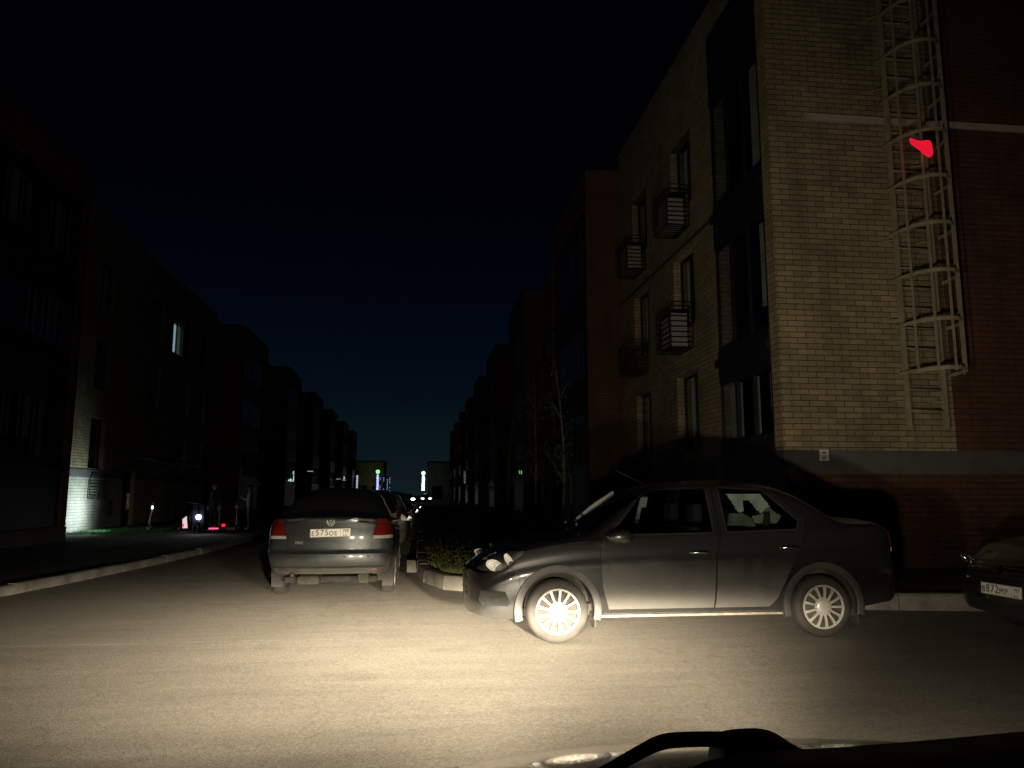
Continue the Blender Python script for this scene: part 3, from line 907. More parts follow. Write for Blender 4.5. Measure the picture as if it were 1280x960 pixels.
led_sign(.66, 130.5, 1.9, 5.2, .55, 'tall white shop sign with a greenish globe at the street end', (.55, 1, .55), (.75, 1, 1), 2.5, 1)
led_sign(-6.85, 130.0, 1.9, 5.4, .4, 'tall blue white shop sign with green top, left of the street end', (.3, 1, .3), (.35, .5, 1), 1.6, 2)
led_sign(-9.5, 121.2, 1.9, 5.0, .28, 'dim white shop sign on the last house of the left row', (.6, .8, .7), (.7, .85, 1), .6, 3, False)
led_sign(4.72, 81.0, 2.4, 4.6, .25, 'faint upright light sign on the right row of houses', (.5, .6, .6), (.55, .6, .65), .12, 4, False)

def shop(x0, x1, y0, y1, h, label, m):
    r = empty('shop_building', ((x0 + x1) / 2, y0, 0), 0, label, 'building')
    W2 = (x1 - x0) / 2
    bm = bmesh.new(); uvl = bm.loops.layers.uv.new('UVMap')
    ops = [(W2 * 2 * (i + .2) / 3, W2 * 2 * (i + .8) / 3, .5, 2.8) for i in range(3)]
    wall(bm, uvl, (-W2, 0), (1, 0), (0, -1), 2 * W2, .0, h, ops, .25, 0)
    wall(bm, uvl, (-W2, 0), (0, 1), (-1, 0), y1 - y0, 0, h, [], .2, 0)
    wall(bm, uvl, (W2, 0), (0, 1), (1, 0), y1 - y0, 0, h, [], .2, 0)
    wall(bm, uvl, (-W2, y1 - y0), (1, 0), (0, 1), 2 * W2, 0, h, [], .2, 0)
    link('wall', bm, m, r)
    bm = bmesh.new(); box(bm, -W2 - .2, W2 + .2, -.2, y1 - y0 + .2, h, h + .25); link('roof', bm, M['roofing'], r)
    for i, op in enumerate(ops): window(r, (-W2, 0), (1, 0), (0, -1), op, .25, i, (.1, .5) if i == 1 else None)
    return r
def glow(x, y, z, e, c):
    ld = bpy.data.lights.new('sign_glow', 'POINT'); ld.energy = e; ld.color = c; ld.shadow_soft_size = .3
    o_ = bpy.data.objects.new('sign_glow', ld); COL.objects.link(o_); o_.location = (x, y, z)
glow(-7.6, 129.5, 4.0, 18, (.8, .95, .6)); glow(1.2, 129.8, 3.6, 10, (.7, .95, .9))
sh1 = shop(-13.0, -6.0, 133, 143, 6.8, 'low olive lit shop at the far left end of the street', M['beige'])
sh2 = shop(1.6, 10.5, 134, 144, 6.8, 'low grey shop at the far right end of the street', M['pale'])
bm = bmesh.new()
r = sh1
for i in range(5):
    box(bm, 3.62 + .0, 3.66, -.0, .02, 0, .1)
bm.free()
# string of small lights on a frame by the blue sign
r = empty('light_frame', (-5.6, 131.0, .1), 0, 'metal frame hung with blue fairy lights beside the blue sign', 'decoration')
bm = bmesh.new()
for x in (-.9, -.3, .3, .7): tube(bm, [(x, 0, 0), (x, 0, 4.4)], .04, 6)
for z in (1.2, 2.6, 4.2): tube(bm, [(-.95, 0, z), (.75, 0, z)], .035, 6)
link('frame', bm, M['dark_metal'], r)
bm = bmesh.new(); rnd = random.Random(4)
for x in (-.9, -.3, .3, .7):
    z = 1.3
    while z < 4.2:
        if rnd.random() < .75: bmesh.ops.create_icosphere(bm, subdivisions=1, radius=.075, matrix=Matrix.Translation((x, -.06, z)))
        z += .27
link('fairy_lights', bm, emis('fairy', (.35, .5, 1), .8), r)

# ------------------------------------------------------------------ saplings
def sapling(x, y, h, lean, bend, seed, label):
    rnd = random.Random(seed)
    r = empty('sapling', (x, y, .165), rnd.uniform(0, 6), label, 'tree', 'young street trees on the right verge')
    r.rotation_euler = (0, 0, 0)
    bm = bmesh.new()
    pts = [(lean * h * t + bend * math.sin(3.1 * t), .04 * math.sin(5 * t + seed), h * t) for t in [i / 10 for i in range(11)]]
    tube(bm, pts, [.034 * (1 - .75 * i / 10) for i in range(11)], 8)
    tips = []
    for k in range(12):
        i = rnd.randint(4, 9); p = Vector(pts[i]); a = rnd.uniform(0, 6.28); ln = rnd.uniform(.35, .8) * (1.2 - i / 12)
        d = Vector((math.cos(a) * .6, math.sin(a) * .6, 1)).normalized()
        q = p + d * ln
        tube(bm, [p, p + d * ln * .5 + Vector((0, 0, .03)), q], [.011, .008, .004], 5)
        tips += [p + d * ln * t for t in (.5, .7, .85, 1)]
    tr = link('trunk', bm, M['bark'], r)
    bm = bmesh.new()
    for p in tips:
        for _ in range(3):
            c = p + Vector((rnd.gauss(0, .11), rnd.gauss(0, .11), rnd.gauss(0, .12)))
            a = Vector((rnd.gauss(0, 1), rnd.gauss(0, 1), rnd.gauss(0, 1))).normalized(); b = a.orthogonal().normalized()
            s = rnd.uniform(.025, .045)
            v = [bm.verts.new(c + q) for q in (a * s * 1.5, b * s * .7, -a * s * 1.5, -b * s * .7)]
            bm.faces.new(v)
    link('crown', bm, M['leaf'], r)
    bm = bmesh.new()
    tube(bm, [(.18, .05, -.05), (.17, .05, 1.5)], .022, 6)
    st = link('stake', bm, M['bark'], r)
    return r
sapling(2.25, 12.2, 3.4, -.03, .10, 1, 'nearest young tree behind the dark sedan, thin leaning trunk')
sapling(2.25, 15.1, 3.6, .0, .03, 2, 'second young tree from the dark sedan, straight thin trunk')
sapling(2.25, 19.8, 3.3, .05, -.05, 3, 'third young tree from the dark sedan, slightly bent trunk')
sapling(2.25, 23.0, 3.0, .0, .04, 4, 'fourth young tree from the dark sedan on the right verge')
sapling(2.25, 28.5, 3.2, -.02, .05, 5, 'fifth young tree from the dark sedan on the right verge')
sapling(2.25, 36.0, 3.2, .02, .03, 6, 'farthest young tree on the right verge')
# ------------------------------------------------------------------ cars
def smooth01(t): t = np.clip(t, 0, 1); return t * t * (3 - 2 * t)

def shell(P, ds=.035, NS=24, NU=(9, 8, 9)):
    """closed painted shell lofted from cross sections; local x runs from nose (0) to tail (L)"""
    Lc = P['L']
    s = np.concatenate([[0, .012, .03], np.arange(.055, Lc - .055, ds), [Lc - .03, Lc - .012, Lc]])
    zc = pchip(*zip(*P['top']), s); zb = pchip(*zip(*P['belt']), s); z0 = pchip(*zip(*P['sill']), s); wd = pchip(*zip(*P['width']), s)
    zb = np.minimum(zb, zc - .035)
    V = []
    for i in range(len(s)):
        sec = []
        wB = wd[i] - .055
        for k in range(NS):
            v = k / (NS - 1)
            z = z0[i] + (zb[i] - z0[i]) * v
            off = .11 * (1 - v) ** 7 + .018 * (1 - v) ** 2 + .055 * v ** 4
            cl = P.get('crease', .6)
            off += .006 * math.exp(-((v - cl - .07) / .05) ** 2) - .006 * math.exp(-((v - cl + .03) / .05) ** 2) + .008 * math.exp(-((v - .26) / .09) ** 2)
            sec.append((wd[i] - off, z))
        H = zc[i] - zb[i]
        wT = wB - P.get('tumble', .40) * H
        crown = min(.05, .5 * H)
        p0 = Vector((wB, zb[i])); p1 = Vector((wT - .03, zc[i] - crown)); p2 = Vector((0, zc[i]))
        r = min(.12, .38 * (p1 - p0).length)
        a = p1 + (p0 - p1).normalized() * r; b = p1 + (p2 - p1).normalized() * min(.16, .4 * (p2 - p1).length)
        for k in range(1, NU[0] + 1):
            q = p0.lerp(a, k / NU[0]); sec.append((q.x, q.y))
        for k in range(1, NU[1] + 1):
            t = k / NU[1]; q = a * (1 - t) ** 2 + p1 * 2 * t * (1 - t) + b * t * t; sec.append((q.x, q.y))
        for k in range(1, NU[2] + 1):
            t = k / NU[2]; q = b.lerp(p2, t); q = Vector((q.x, q.y + .012 * math.sin(math.pi * t) * min(1, H * 3))); sec.append((q.x, q.y))
        V.append(sec)
    m = len(V[0]) - 1
    fz = P['nose']; rz = P['tail']
    def Ff(y, z): return float(P.get('nose_plan', .16) * (abs(y) / .8) ** 2.2 + pchip(*zip(*fz), z)[0])
    def Fr(y, z): return float(P.get('tail_plan', .12) * (abs(y) / .8) ** 2.4 + pchip(*zip(*rz), z)[0])
    def X(si, y, z):
        a = 1 - smooth01(si / .55); b = 1 - smooth01((Lc - si) / .5)
        x = si
        if a > 0: x += a * Ff(y, z)
        if b > 0: x -= b * Fr(y, z)
        return float(x)
    bm = bmesh.new()
    lv, rv = [], []
    for i, sec in enumerate(V):
        l = [bm.verts.new((X(s[i], y, z), -y, z)) for y, z in sec]
        r = [bm.verts.new((X(s[i], y, z), y, z)) for y, z in sec[:-1]] + [l[-1]]
        lv.append(l); rv.append(r)
    for i in range(len(s) - 1):
        for j in range(m):
            bm.faces.new((lv[i][j], lv[i + 1][j], lv[i + 1][j + 1], lv[i][j + 1]))
            bm.faces.new((rv[i][j], rv[i][j + 1], rv[i + 1][j + 1], rv[i + 1][j]))
    K = 22
    for i, flip in ((0, False), (len(s) - 1, True)):
        rows = []
        for j in range(m):
            y, z = V[i][j]
            row = [lv[i][j]]
            for k in range(1, K):
                yy = -y + 2 * y * k / K
                row.append(bm.verts.new((X(s[i], yy, z), yy, z)))
            row.append(rv[i][j]); rows.append(row)
        for j in range(m - 1):
            for k in range(K):
                f = (rows[j][k], rows[j + 1][k], rows[j + 1][k + 1], rows[j][k + 1])
                bm.faces.new(f if not flip else f[::-1])
        for k in range(K):
            f = (rows[m - 1][k], lv[i][m], rows[m - 1][k + 1])
            bm.faces.new(f if not flip else f[::-1])
    bmesh.ops.remove_doubles(bm, verts=bm.verts[:], dist=.0008)
    bmesh.ops.recalc_face_normals(bm, faces=bm.faces[:])
    return bm, (lambda y, z: Ff(y, z)), (lambda y, z: Lc - Fr(y, z))

AX = {'xz': (0, 2), 'xy': (0, 1), 'yz': (1, 2)}
def cut(bm, poly, axes, filt):
    """split faces along a polygon (seen along one axis) and return the faces inside"""
    i, j = AX[axes]
    bm.normal_update()
    lo = [min(p[0] for p in poly) - .06, min(p[1] for p in poly) - .06]; hi = [max(p[0] for p in poly) + .06, max(p[1] for p in poly) + .06]
    def cand(f):
        c = f.calc_center_median()
        return lo[0] < c[i] < hi[0] and lo[1] < c[j] < hi[1] and filt(f, c)
    n = len(poly)
    for k in range(n):
        a, b = poly[k], poly[(k + 1) % n]
        d = (b[0] - a[0], b[1] - a[1]); ln = math.hypot(*d)
        if ln < 1e-6: continue
        no = [0, 0, 0]; no[i] = -d[1] / ln; no[j] = d[0] / ln
        pc = [0, 0, 0]; pc[i] = a[0]; pc[j] = a[1]
        fs = []
        for f in bm.faces:
            if not cand(f): continue
            # only faces that the segment (not the endless line) comes near
            c = f.calc_center_median(); t = ((c[i] - a[0]) * d[0] + (c[j] - a[1]) * d[1]) / ln
            if -.08 < t < ln + .08: fs.append(f)
        if not fs: continue
        geom = list({v for f in fs for v in f.verts}) + list({e for f in fs for e in f.edges}) + fs
        bmesh.ops.bisect_plane(bm, geom=geom, plane_co=pc, plane_no=no, dist=.0003)
    bm.normal_update()
    return [f for f in bm.faces if cand(f) and inpoly((f.calc_center_median()[i], f.calc_center_median()[j]), list(poly))]

def take(bm, faces, keep=False):
    nb = bmesh.new(); vm = {}
    for f in faces:
        vs = []
        for v in f.verts:
            if v not in vm: vm[v] = nb.verts.new(v.co)
            vs.append(vm[v])
        try: nb.faces.new(vs)
        except ValueError: pass
    if not keep: bmesh.ops.delete(bm, geom=faces, context='FACES')
    nb.normal_update()
    return nb

def shrink_lip(bm, gap=.004, depth=.02, cy=0.0):
    """pull the open rim of a panel back for a shut line and fold it inwards"""
    bm.normal_update()
    mv = {}
    es = [e for e in bm.edges if e.is_boundary]
    for e in es:
        f = e.link_faces[0]; d = (e.verts[1].co - e.verts[0].co)
        if d.length < 1e-7: continue
        t = f.normal.cross(d.normalized())
        if t.dot(f.calc_center_median() - e.verts[0].co) < 0: t = -t
        for v in e.verts: mv.setdefault(v, Vector()); mv[v] += t
    for v, t in mv.items():
        if t.length > 1e-6: v.co += t.normalized() * gap
    if depth:
        nv = {}
        for v in mv:
            nrm = Vector()
            for f in v.link_faces: nrm += f.normal
            nv[v] = bm.verts.new(v.co - (nrm.normalized() if nrm.length > 0 else Vector((0, 0, 1))) * depth)
        for e in es:
            a, b = e.verts
            if a in nv and b in nv:
                try: bm.faces.new((a, b, nv[b], nv[a]))
                except ValueError: pass
        bmesh.ops.recalc_face_normals(bm, faces=bm.faces[:])

def offset_poly(poly, d):
    A = sum(a[0] * b[1] - b[0] * a[1] for a, b in zip(poly, poly[1:] + poly[:1]))
    sg = 1 if A > 0 else -1
    out = []; n = len(poly)
    for k in range(n):
        p0, p1, p2 = Vector(poly[k - 1]), Vector(poly[k]), Vector(poly[(k + 1) % n])
        d1 = (p1 - p0).normalized(); d2 = (p2 - p1).normalized()
        n1 = Vector((d1.y, -d1.x)) * sg; n2 = Vector((d2.y, -d2.x)) * sg
        b = (n1 + n2); b.normalize()
        q = p1 + b * (d / max(.35, b.dot(n1)))
        out.append((q.x, q.y))
    return out

def text_into(bm, body, size, M4, mi=0, depth=.0015):
    cu = bpy.data.curves.new('t', 'FONT'); cu.body = body; cu.size = size; cu.extrude = depth; cu.resolution_u = 3
    cu.align_x = 'CENTER'; cu.align_y = 'CENTER'
    ob = bpy.data.objects.new('t', cu)
    me = bpy.data.meshes.new_from_object(ob)
    me.transform(M4)
    n0 = len(bm.faces)
    bm.from_mesh(me)
    bm.faces.ensure_lookup_table()
    for f in bm.faces[n0:]: f.material_index = mi
    bpy.data.objects.remove(ob); bpy.data.curves.remove(cu); bpy.data.meshes.remove(me)

def number_plate(parent, M4, main, region, name='number_plate', face='plate'):
    """M4 places a plate drawn in its own XY plane, readable from +Z"""
    bm = bmesh.new(); box(bm, -.262, .262, -.058, .058, -.012, -.0015, .004); bm.transform(M4)
    p = link(name, bm, M['trim'], parent)
    bm = bmesh.new(); box(bm, -.257, .257, -.053, .053, -.0012, .0008); bm.transform(M4)
    link('plate_face', bm, M[face], p)
    bm = bmesh.new()
    T = lambda x, y: M4 @ Matrix.Translation((x, y, .0012))
    x = -.222
    for ch in main:
        dig = ch.isdigit()
        text_into(bm, ch, 0.104 if dig else .082, T(x, .0 if dig else -.010) @ Matrix.Diagonal((.94, 1, 1, 1)))
        x += .0585 if dig else .057
    text_into(bm, region, .066, T(.193, .014) @ Matrix.Diagonal((.85, 1, 1, 1)))
    text_into(bm, 'RUS', .032, T(.185, -.035))
    b2 = bmesh.new(); box(b2, .128, .131, -.05, .05, .0009, .0014)
    for a in ((-.254, -.251, -.05, .05), (.251, .254, -.05, .05), (-.254, .254, .048, .051), (-.254, .254, -.051, -.048)): box(b2, a[0], a[1], a[2], a[3], .0009, .0014)
    b2.transform(M4); me = bpy.data.meshes.new('x'); b2.to_mesh(me); b2.free(); bm.from_mesh(me); bpy.data.meshes.remove(me)
    link('plate_characters', bm, M['ink'], p)
    return p

def wheel(parent, x, y, side, r=.29, wd=.18, spokes=13, z=None):
    """side -1: outer face towards -y"""
    z = r if z is None else z
    bm = bmesh.new()
    h = wd / 2
    prof = [(.20, -h + .012), (.212, -h + .004), (.245, -h - .004), (r - .022, -h + .004), (r - .008, -h + .018), (r, -h + .045), (r, h - .045), (r - .008, h - .018), (r - .022, h - .004), (.22, h), (.20, h - .01)]
    lathe(bm, prof, n=56)
    # tread grooves
    for gyy in (-.035, 0, .035):
        lathe(bm, [(r + .0006, gyy - .004), (r - .006, gyy), (r + .0006, gyy + .004)], n=56)
    bmesh.ops.recalc_face_normals(bm, faces=bm.faces[:])
    rot = Matrix.Rotation(math.pi if side > 0 else 0, 4, 'Z')
    bm.transform(rot)
    t = link('wheel', bm, M['rubber'], parent, (x, y, z))
    bm = bmesh.new(); F = -h
    lathe(bm, [(.206, F + .02), (.209, F + .004), (.204, F - .004), (.192, F - .002), (.186, F + .012)], n=56)
    lathe(bm, [(.0, F - .022), (.03, F - .021), (.055, F - .016), (.075, F - .006), (.088, F + .012)], n=40)
    lathe(bm, [(.026, F - .0225), (.024, F - .026), (.0, F - .027)], n=24)
    for k in range(spokes):
        a = 2 * math.pi * k / spokes
        c, s_ = math.cos(a), math.sin(a); n_ = (-s_, c)
        def P(rr, off, yy): return (c * rr + n_[0] * off, yy, s_ * rr + n_[1] * off)
        st = [(.07, .0125, F - .006), (.11, .0125, F - .012), (.15, .0135, F - .010), (.192, .018, F - .001)]
        rg = []
        for rr, o_, yy in st:
            rg.append([bm.verts.new(P(rr, -o_, yy + .014)), bm.verts.new(P(rr, -o_ * .62, yy)), bm.verts.new(P(rr, o_ * .62, yy)), bm.verts.new(P(rr, o_, yy + .014))])
        for u_, v_ in zip(rg, rg[1:]):
            for i in range(3): bm.faces.new((u_[i], v_[i], v_[i + 1], u_[i + 1]))
    bmesh.ops.recalc_face_normals(bm, faces=bm.faces[:])
    bm.transform(rot)
    link('rim', bm, M['alloy'], t, smooth=35)
    bm = bmesh.new()
    lathe(bm, [(.0, F + .045), (.12, F + .045), (.125, F + .06), (.205, F + .075)], n=40)
    bm.transform(rot)
    link('brake_drum', bm, M['liner'], t)
    return t

def seat(parent, x, y, col='seat'):
    bm = bmesh.new()
    box(bm, x - .28, x + .24, y - .25, y + .25, .36, .52, .05)
    fs = box(bm, x + .14, x + .28, y - .24, y + .24, .5, 1.06, .05)
    bmesh.ops.rotate(bm, verts=list({v for v in bm.verts if v.co.z > .53 or v.co.x > x + .25}), cent=(x + .2, y, .5), matrix=Matrix.Rotation(R(12), 3, 'Y'))
    box(bm, x + .33, x + .43, y - .13, y + .13, 1.08, 1.27, .035)
    for d in (-.06, .06): tube(bm, [(x + .37, y + d, 1.0), (x + .375, y + d, 1.1)], .007, 6)
    return link('seat', bm, M[col], parent)

def make_car(P, name, label, cat, loc, rz, paint, detail=True, group=None):
    root = empty(name, loc, rz, label, cat, group)
    bm, nose_x, tail_x = shell(P, P.get('ds', .035))
    Lc = P['L']; wf, wr = P['wheels']; tr = P.get('tyre', .29); ra = P.get('arch', .345)
    # wheel arches
    for cx in (wf, wr):
        circ = [(cx + ra * math.cos(2 * math.pi * k / 36), tr + .015 + ra * math.sin(2 * math.pi * k / 36)) for k in range(36)]
        for sg in (-1, 1):
            fs = cut(bm, circ, 'xz', lambda f, c: c.y * sg > .5 and abs(f.normal.y) > .12)
            bmesh.ops.delete(bm, geom=fs, context='FACES')
    low = [f for f in bm.faces if False]
    side = lambda sg: (lambda f, c: c.y * sg > .3 and f.normal.y * sg > .22)
    anyf = lambda f, c: True
    # bumpers
    nb = {}
    fs = cut(bm, P['front_bumper'], 'xz', anyf); fb = take(bm, fs)
    fs = cut(bm, P['rear_bumper'], 'xz', anyf); rb = take(bm, fs)
    # lamps
    lamps = []
    for sg in (-1, 1):
        fs = cut(bm, P['headlight'], 'xz', lambda f, c: c.y * sg > P.get('hl_y', .36) and c.x < .75)
        lamps.append((sg, take(bm, fs)))
    tails = []
    for sg in (-1, 1):
        pl = [(y * sg, z) for y, z in P['taillight']]
        fs = cut(bm, pl, 'yz', lambda f, c: c.x > Lc - P.get('tl_depth', .3) and f.normal.x > .06)
        tails.append((sg, take(bm, fs)))
    # screens
    fs = cut(bm, P['screen'], 'xy', lambda f, c: f.normal.z > .2 and c.z > .98 and f.normal.x < -.1); ws = take(bm, fs)
    fs = cut(bm, P['rear_screen'], 'xy', lambda f, c: f.normal.z > .2 and c.z > 1.0 and f.normal.x > .1); rs = take(bm, fs)
    # hood
    hood = None
    if 'hood' in P:
        fs = cut(bm, P['hood'], 'xy', lambda f, c: f.normal.z > .55 and c.x < P['hood_end'] and c.z > .6); hood = take(bm, fs)
    lid = None
    if 'lid' in P:
        fs = cut(bm, P['lid'], 'yz', lambda f, c: f.normal.x > .3 and c.x > Lc - .4); lid = take(bm, fs)
    # doors
    for sg in (-1, 1):
        for di, (dpoly, wpoly, hx) in enumerate(zip(P['doors'], P['wins'], P['handles'])):
            fs = cut(bm, dpoly, 'xz', side(sg)); db = take(bm, fs)
            fs = cut(db, offset_poly(wpoly, .022), 'xz', side(sg)); tb = take(db, fs)
            fs = cut(tb, wpoly, 'xz', side(sg)); gb = take(tb, fs)
            shrink_lip(db, .0035, .02)
            door = link('door', db, paint, root, smooth=38)
            for v in gb.verts: v.co.y -= sg * .012
            for v in tb.verts: v.co.y += sg * .002
            link('window_trim', tb, M['trim'], door, smooth=38)
            link('window_pane', gb, M['carglass'], door, smooth=38)
            if detail or sg < 0:
                hz_ = hx[1]
                # handle found on the body side by its own position
                yy = sg * (P['hw'] - P.get('handle_in', .022))
                hb = bmesh.new()
                tube(hb, [(hx[0] - .085, yy, hz_ - .004), (hx[0] - .075, yy + sg * .03, hz_), (hx[0], yy + sg * .036, hz_ + .003), (hx[0] + .075, yy + sg * .03, hz_), (hx[0] + .085, yy, hz_ - .004)], [.012, .013, .014, .013, .012], 8)
                h_ = link('handle', hb, P.get('handle_mat', paint), door)
    shrink_lip(fb, .003, .018); shrink_lip(rb, .003, .018)
    front_b = link('front_bumper', fb, P.get('front_mat', paint), root, smooth=38)
    rear_b = link('rear_bumper', rb, P.get('bumper_mat', paint), root, smooth=38)
    if hood:
        shrink_lip(hood, .0035, .018); link('hood', hood, P.get('front_mat', paint), root, smooth=38)
    if lid:
        shrink_lip(lid, .0035, .018)
    # headlights: clear cover over a dark bucket with chrome bowls
    for sg, lb in lamps:
        if not lb.faces: lb.free(); continue
        bk = lb.copy()
        cm = Vector()
        for f in bk.faces: cm += f.calc_center_median()
        cm /= len(bk.faces)
        for v in bk.verts:
            v.co.x += .055; v.co.y -= sg * .05
        hl = link('headlight', bk, M['bucket'], root, smooth=38)
        link('lamp_cover', lb, M['lamp_glass'], hl, smooth=38)
        bb = bmesh.new()
        for (fx, fz, rr) in P['bowls']:
            yb_ = sg * P['bowl_y']
            Mt = Matrix.Translation((fx, yb_ + sg * (fx - P['bowls'][0][0]) * .35, fz)) @ Matrix.Rotation(R(sg * (55 if rr > .05 else 62)), 4, 'Z') @ Matrix.Rotation(R(90), 4, 'Z') @ Matrix.Rotation(R(sg * (-18 if rr > .05 else 38)), 4, 'Y') @ (Matrix.Diagonal((1.45, 1, .70, 1)) if rr > .05 else Matrix.Diagonal((.62, 1, 1.35, 1)))
            prof = [(rr * math.sin(a), -rr * .75 * math.cos(a) + rr * .55) for a in [k / 10 * math.pi / 2 for k in range(11)]]
            lathe(bb, [(p_, -q_) for p_, q_ in prof], Mt, 24)
            lathe(bb, [(rr * 1.0, -rr * .55), (rr * 1.12, -rr * .55), (rr * 1.12, -rr * .4)], Mt, 24)
            bmesh.ops.create_uvsphere(bb, u_segments=12, v_segments=8, radius=rr * .28, matrix=Mt @ Matrix.Translation((0, -rr * .15, 0)))
        link('reflector', bb, P.get('bowl_mat', M['reflector']), hl, smooth=60)
    for sg, tb in tails:
        if not tb.faces: tb.free(); continue
        zs = P['tl_bands']
        lo_ = take(tb, cut(tb, [(-2, -1), (2, -1), (2, zs[0]), (-2, zs[0])], 'yz', anyf))
        hi_ = take(tb, cut(tb, [(-2, zs[1]), (2, zs[1]), (2, 3), (-2, 3)], 'yz', anyf))
        for q in (tb, lo_, hi_):
            for v in q.verts: v.co.x += .008; v.co.y += sg * .003
        shrink_lip(tb, .003, .04); shrink_lip(lo_, .002, .03); shrink_lip(hi_, .002, .03)
        tl = link('tail_light', tb, M['red_lens'], root, smooth=38)
        if lo_.faces: link('clear_lens', lo_, M['clear_lens'], tl, smooth=38)
        else: lo_.free()
        if hi_.faces: link('amber_lens', hi_, M['amber_lens'], tl, smooth=38)
        else: hi_.free()
    for nm, sb, gm in (('windscreen', ws, M['carglass']), ('rear_window', rs, P.get('rear_glass', M['tint']))):
        link(nm, sb, gm, root, smooth=38)
    # shut-line backing and the painted shell itself
    body = link('body', bm, P.get('front_mat', paint), root, smooth=38)
    # wheel arch flares, liners, wheels
    for cx in (wf, wr):
        for sg in (-1, 1):
            yo = P['hw'] - .006
            fb2 = bmesh.new()
            Mt = Matrix.Translation((cx, 0, tr + .015))
            sgn = sg
            prof = [(ra - .006, sgn * (yo - .05)), (ra - .010, sgn * (yo + .004)), (ra + .004, sgn * (yo + .012)), (ra + P.get('flare', .05), sgn * (yo + .004)), (ra + P.get('flare', .05) + .006, sgn * (yo - .03))]
            lathe(fb2, prof, Mt, 40, R(-14), R(194))
            bmesh.ops.recalc_face_normals(fb2, faces=fb2.faces[:])
            if P.get('flare', .05) > 0: link('wheel_arch', fb2, P.get('flare_mat', M['arch']), root, smooth=50)
            else: fb2.free()
            lb2 = bmesh.new()
            lathe(lb2, [(ra + .0, sgn * (yo - .012)), (ra + .002, sgn * (yo - .30)), (.05, sgn * (yo - .31))], Mt, 32, R(-18), R(198))
            link('arch_liner', lb2, M['liner'], root, smooth=50)
            wheel(root, cx, sg * (P['hw'] - .105), sg, tr)
    # floor pan, sill strips, exhaust side furniture
    ub = bmesh.new()
    box(ub, .35, Lc - .35, -.60, .60, P['sill_z'] - .02, P['sill_z'] + .06, .02)
    box(ub, wf + .42, wr - .42, -.74, .74, P['sill_z'] + .0, P['sill_z'] + .05, .01)
    box(ub, wf - .03, wf + .03, -.7, .7, tr - .03, tr + .03); box(ub, wr - .03, wr + .03, -.7, .7, tr - .03, tr + .03)
    link('underbody', ub, M['underbody'], root)
    sb = bmesh.new()
    for sg in (-1, 1):
        sb = sb if sg < 0 else bmesh.new()
        y0, y1 = sorted((sg * (P['hw'] - .105), sg * (P['hw'] - .055)))
        box(sb, wf + ra + .02, wr - ra - .02, y0, y1, P['sill_z'] - .012, P['sill_z'] + .012, .005)
        for cx in (wf, wr):
            y0, y1 = sorted((sg * (P['hw'] - .20), sg * (P['hw'] - .012)))
            pass
        link('sill_strip', sb, M['sill'], root)
        sb = bmesh.new()
        for cx in (wf, wr):
            y0, y1 = sorted((sg * (P['hw'] - .17), sg * (P['hw'] - .022)))
            mf = bmesh.new(); box(mf, cx + ra - .005, cx + ra + .004, y0, y1, .13, tr + .05, .002); link('mudflap', mf, M['flap'], root)
    sb.free()
    # interior
    it = bmesh.new()
    box(it, 1.1, Lc - .75, -.70, .70, .28, .34)
    box(it, 1.02, 1.40, -.66, .66, .70, P['dash_z'], .05)
    box(it, Lc - 1.28, Lc - .75, -.62, .62, P['dash_z'] - .06, P['dash_z'] - .02)
    for sg in (-1, 1):
        y0, y1 = sorted((sg * .66, sg * .72))
        box(it, 1.25, Lc - 1.3, y0, y1, .3, .86, .02)
    box(it, .3, 1.05, -.55, .55, .3, .72)
    link('cabin_lining', it, M['room'], root)
    for y in (-.36, .36): seat(root, 1.95, y)
    st = bmesh.new()
    box(st, 2.62, 3.0, -.62, .62, .38, .54, .05); box(st, 2.95, 3.1, -.62, .62, .5, 1.04, .05)
    for y in (-.4, .4): box(st, 3.0, 3.08, y - .12, y + .12, 1.04, 1.2, .03)
    link('rear_bench', st, M['seat'], root)
    sw = bmesh.new()
    Mt = Matrix.Translation((1.5, -.36, .92)) @ Matrix.Rotation(R(65), 4, 'Y')
    ring = [Mt @ Vector((.18 * math.cos(a), .18 * math.sin(a), 0)) for a in [2 * math.pi * k / 24 for k in range(25)]]
    tube(sw, ring, .014, 8); tube(sw, [Mt @ Vector((-.17, 0, 0)), Mt @ Vector((.17, 0, 0))], .014, 6); tube(sw, [Mt @ Vector((0, 0, 0)), Mt @ Vector((0, 0, -.2))], .03, 8)
    link('steering_wheel', sw, M['black'], root)
    # mirrors
    for sg in (-1, 1):
        mb = bmesh.new()
        bmesh.ops.create_uvsphere(mb, u_segments=20, v_segments=12, radius=1)
        mx_, mz_ = P['mirror']
        for v in mb.verts:
            c = v.co.copy()
            v.co = Vector((mx_ + .10 * c.x - (.05 if c.x < 0 else 0) * (1 - abs(c.z)), sg * (P['hw'] + .10) + .105 * (abs(c.y) ** .75) * (1 if c.y > 0 else -1), mz_ + .066 * (abs(c.z) ** .8) * (1 if c.z > 0 else -1)))
            if c.x > .55: v.co.x = mx_ + .055
        tube(mb, [(mx_ + .0, sg * (P['hw'] - .06), mz_ - .045), (mx_, sg * (P['hw'] + .04), mz_ - .035)], [.03, .024], 8)
        mo = link('mirror', mb, paint, root, smooth=45)
        mg = bmesh.new(); y0, y1 = sorted((sg * (P['hw'] + .02), sg * (P['hw'] + .185))); box(mg, mx_ + .056, mx_ + .060, y0, y1, mz_ - .05, mz_ + .05, .0015)
        bmesh.ops.rotate(mg, verts=mg.verts[:], cent=(mx_ + .06, sg * (P['hw'] + .10), mz_), matrix=Matrix.Rotation(R(sg * 9), 3, 'Z') @ Matrix.Rotation(R(5), 3, 'Y'))
        link('mirror_glass', mg, M['mirror'], mo)
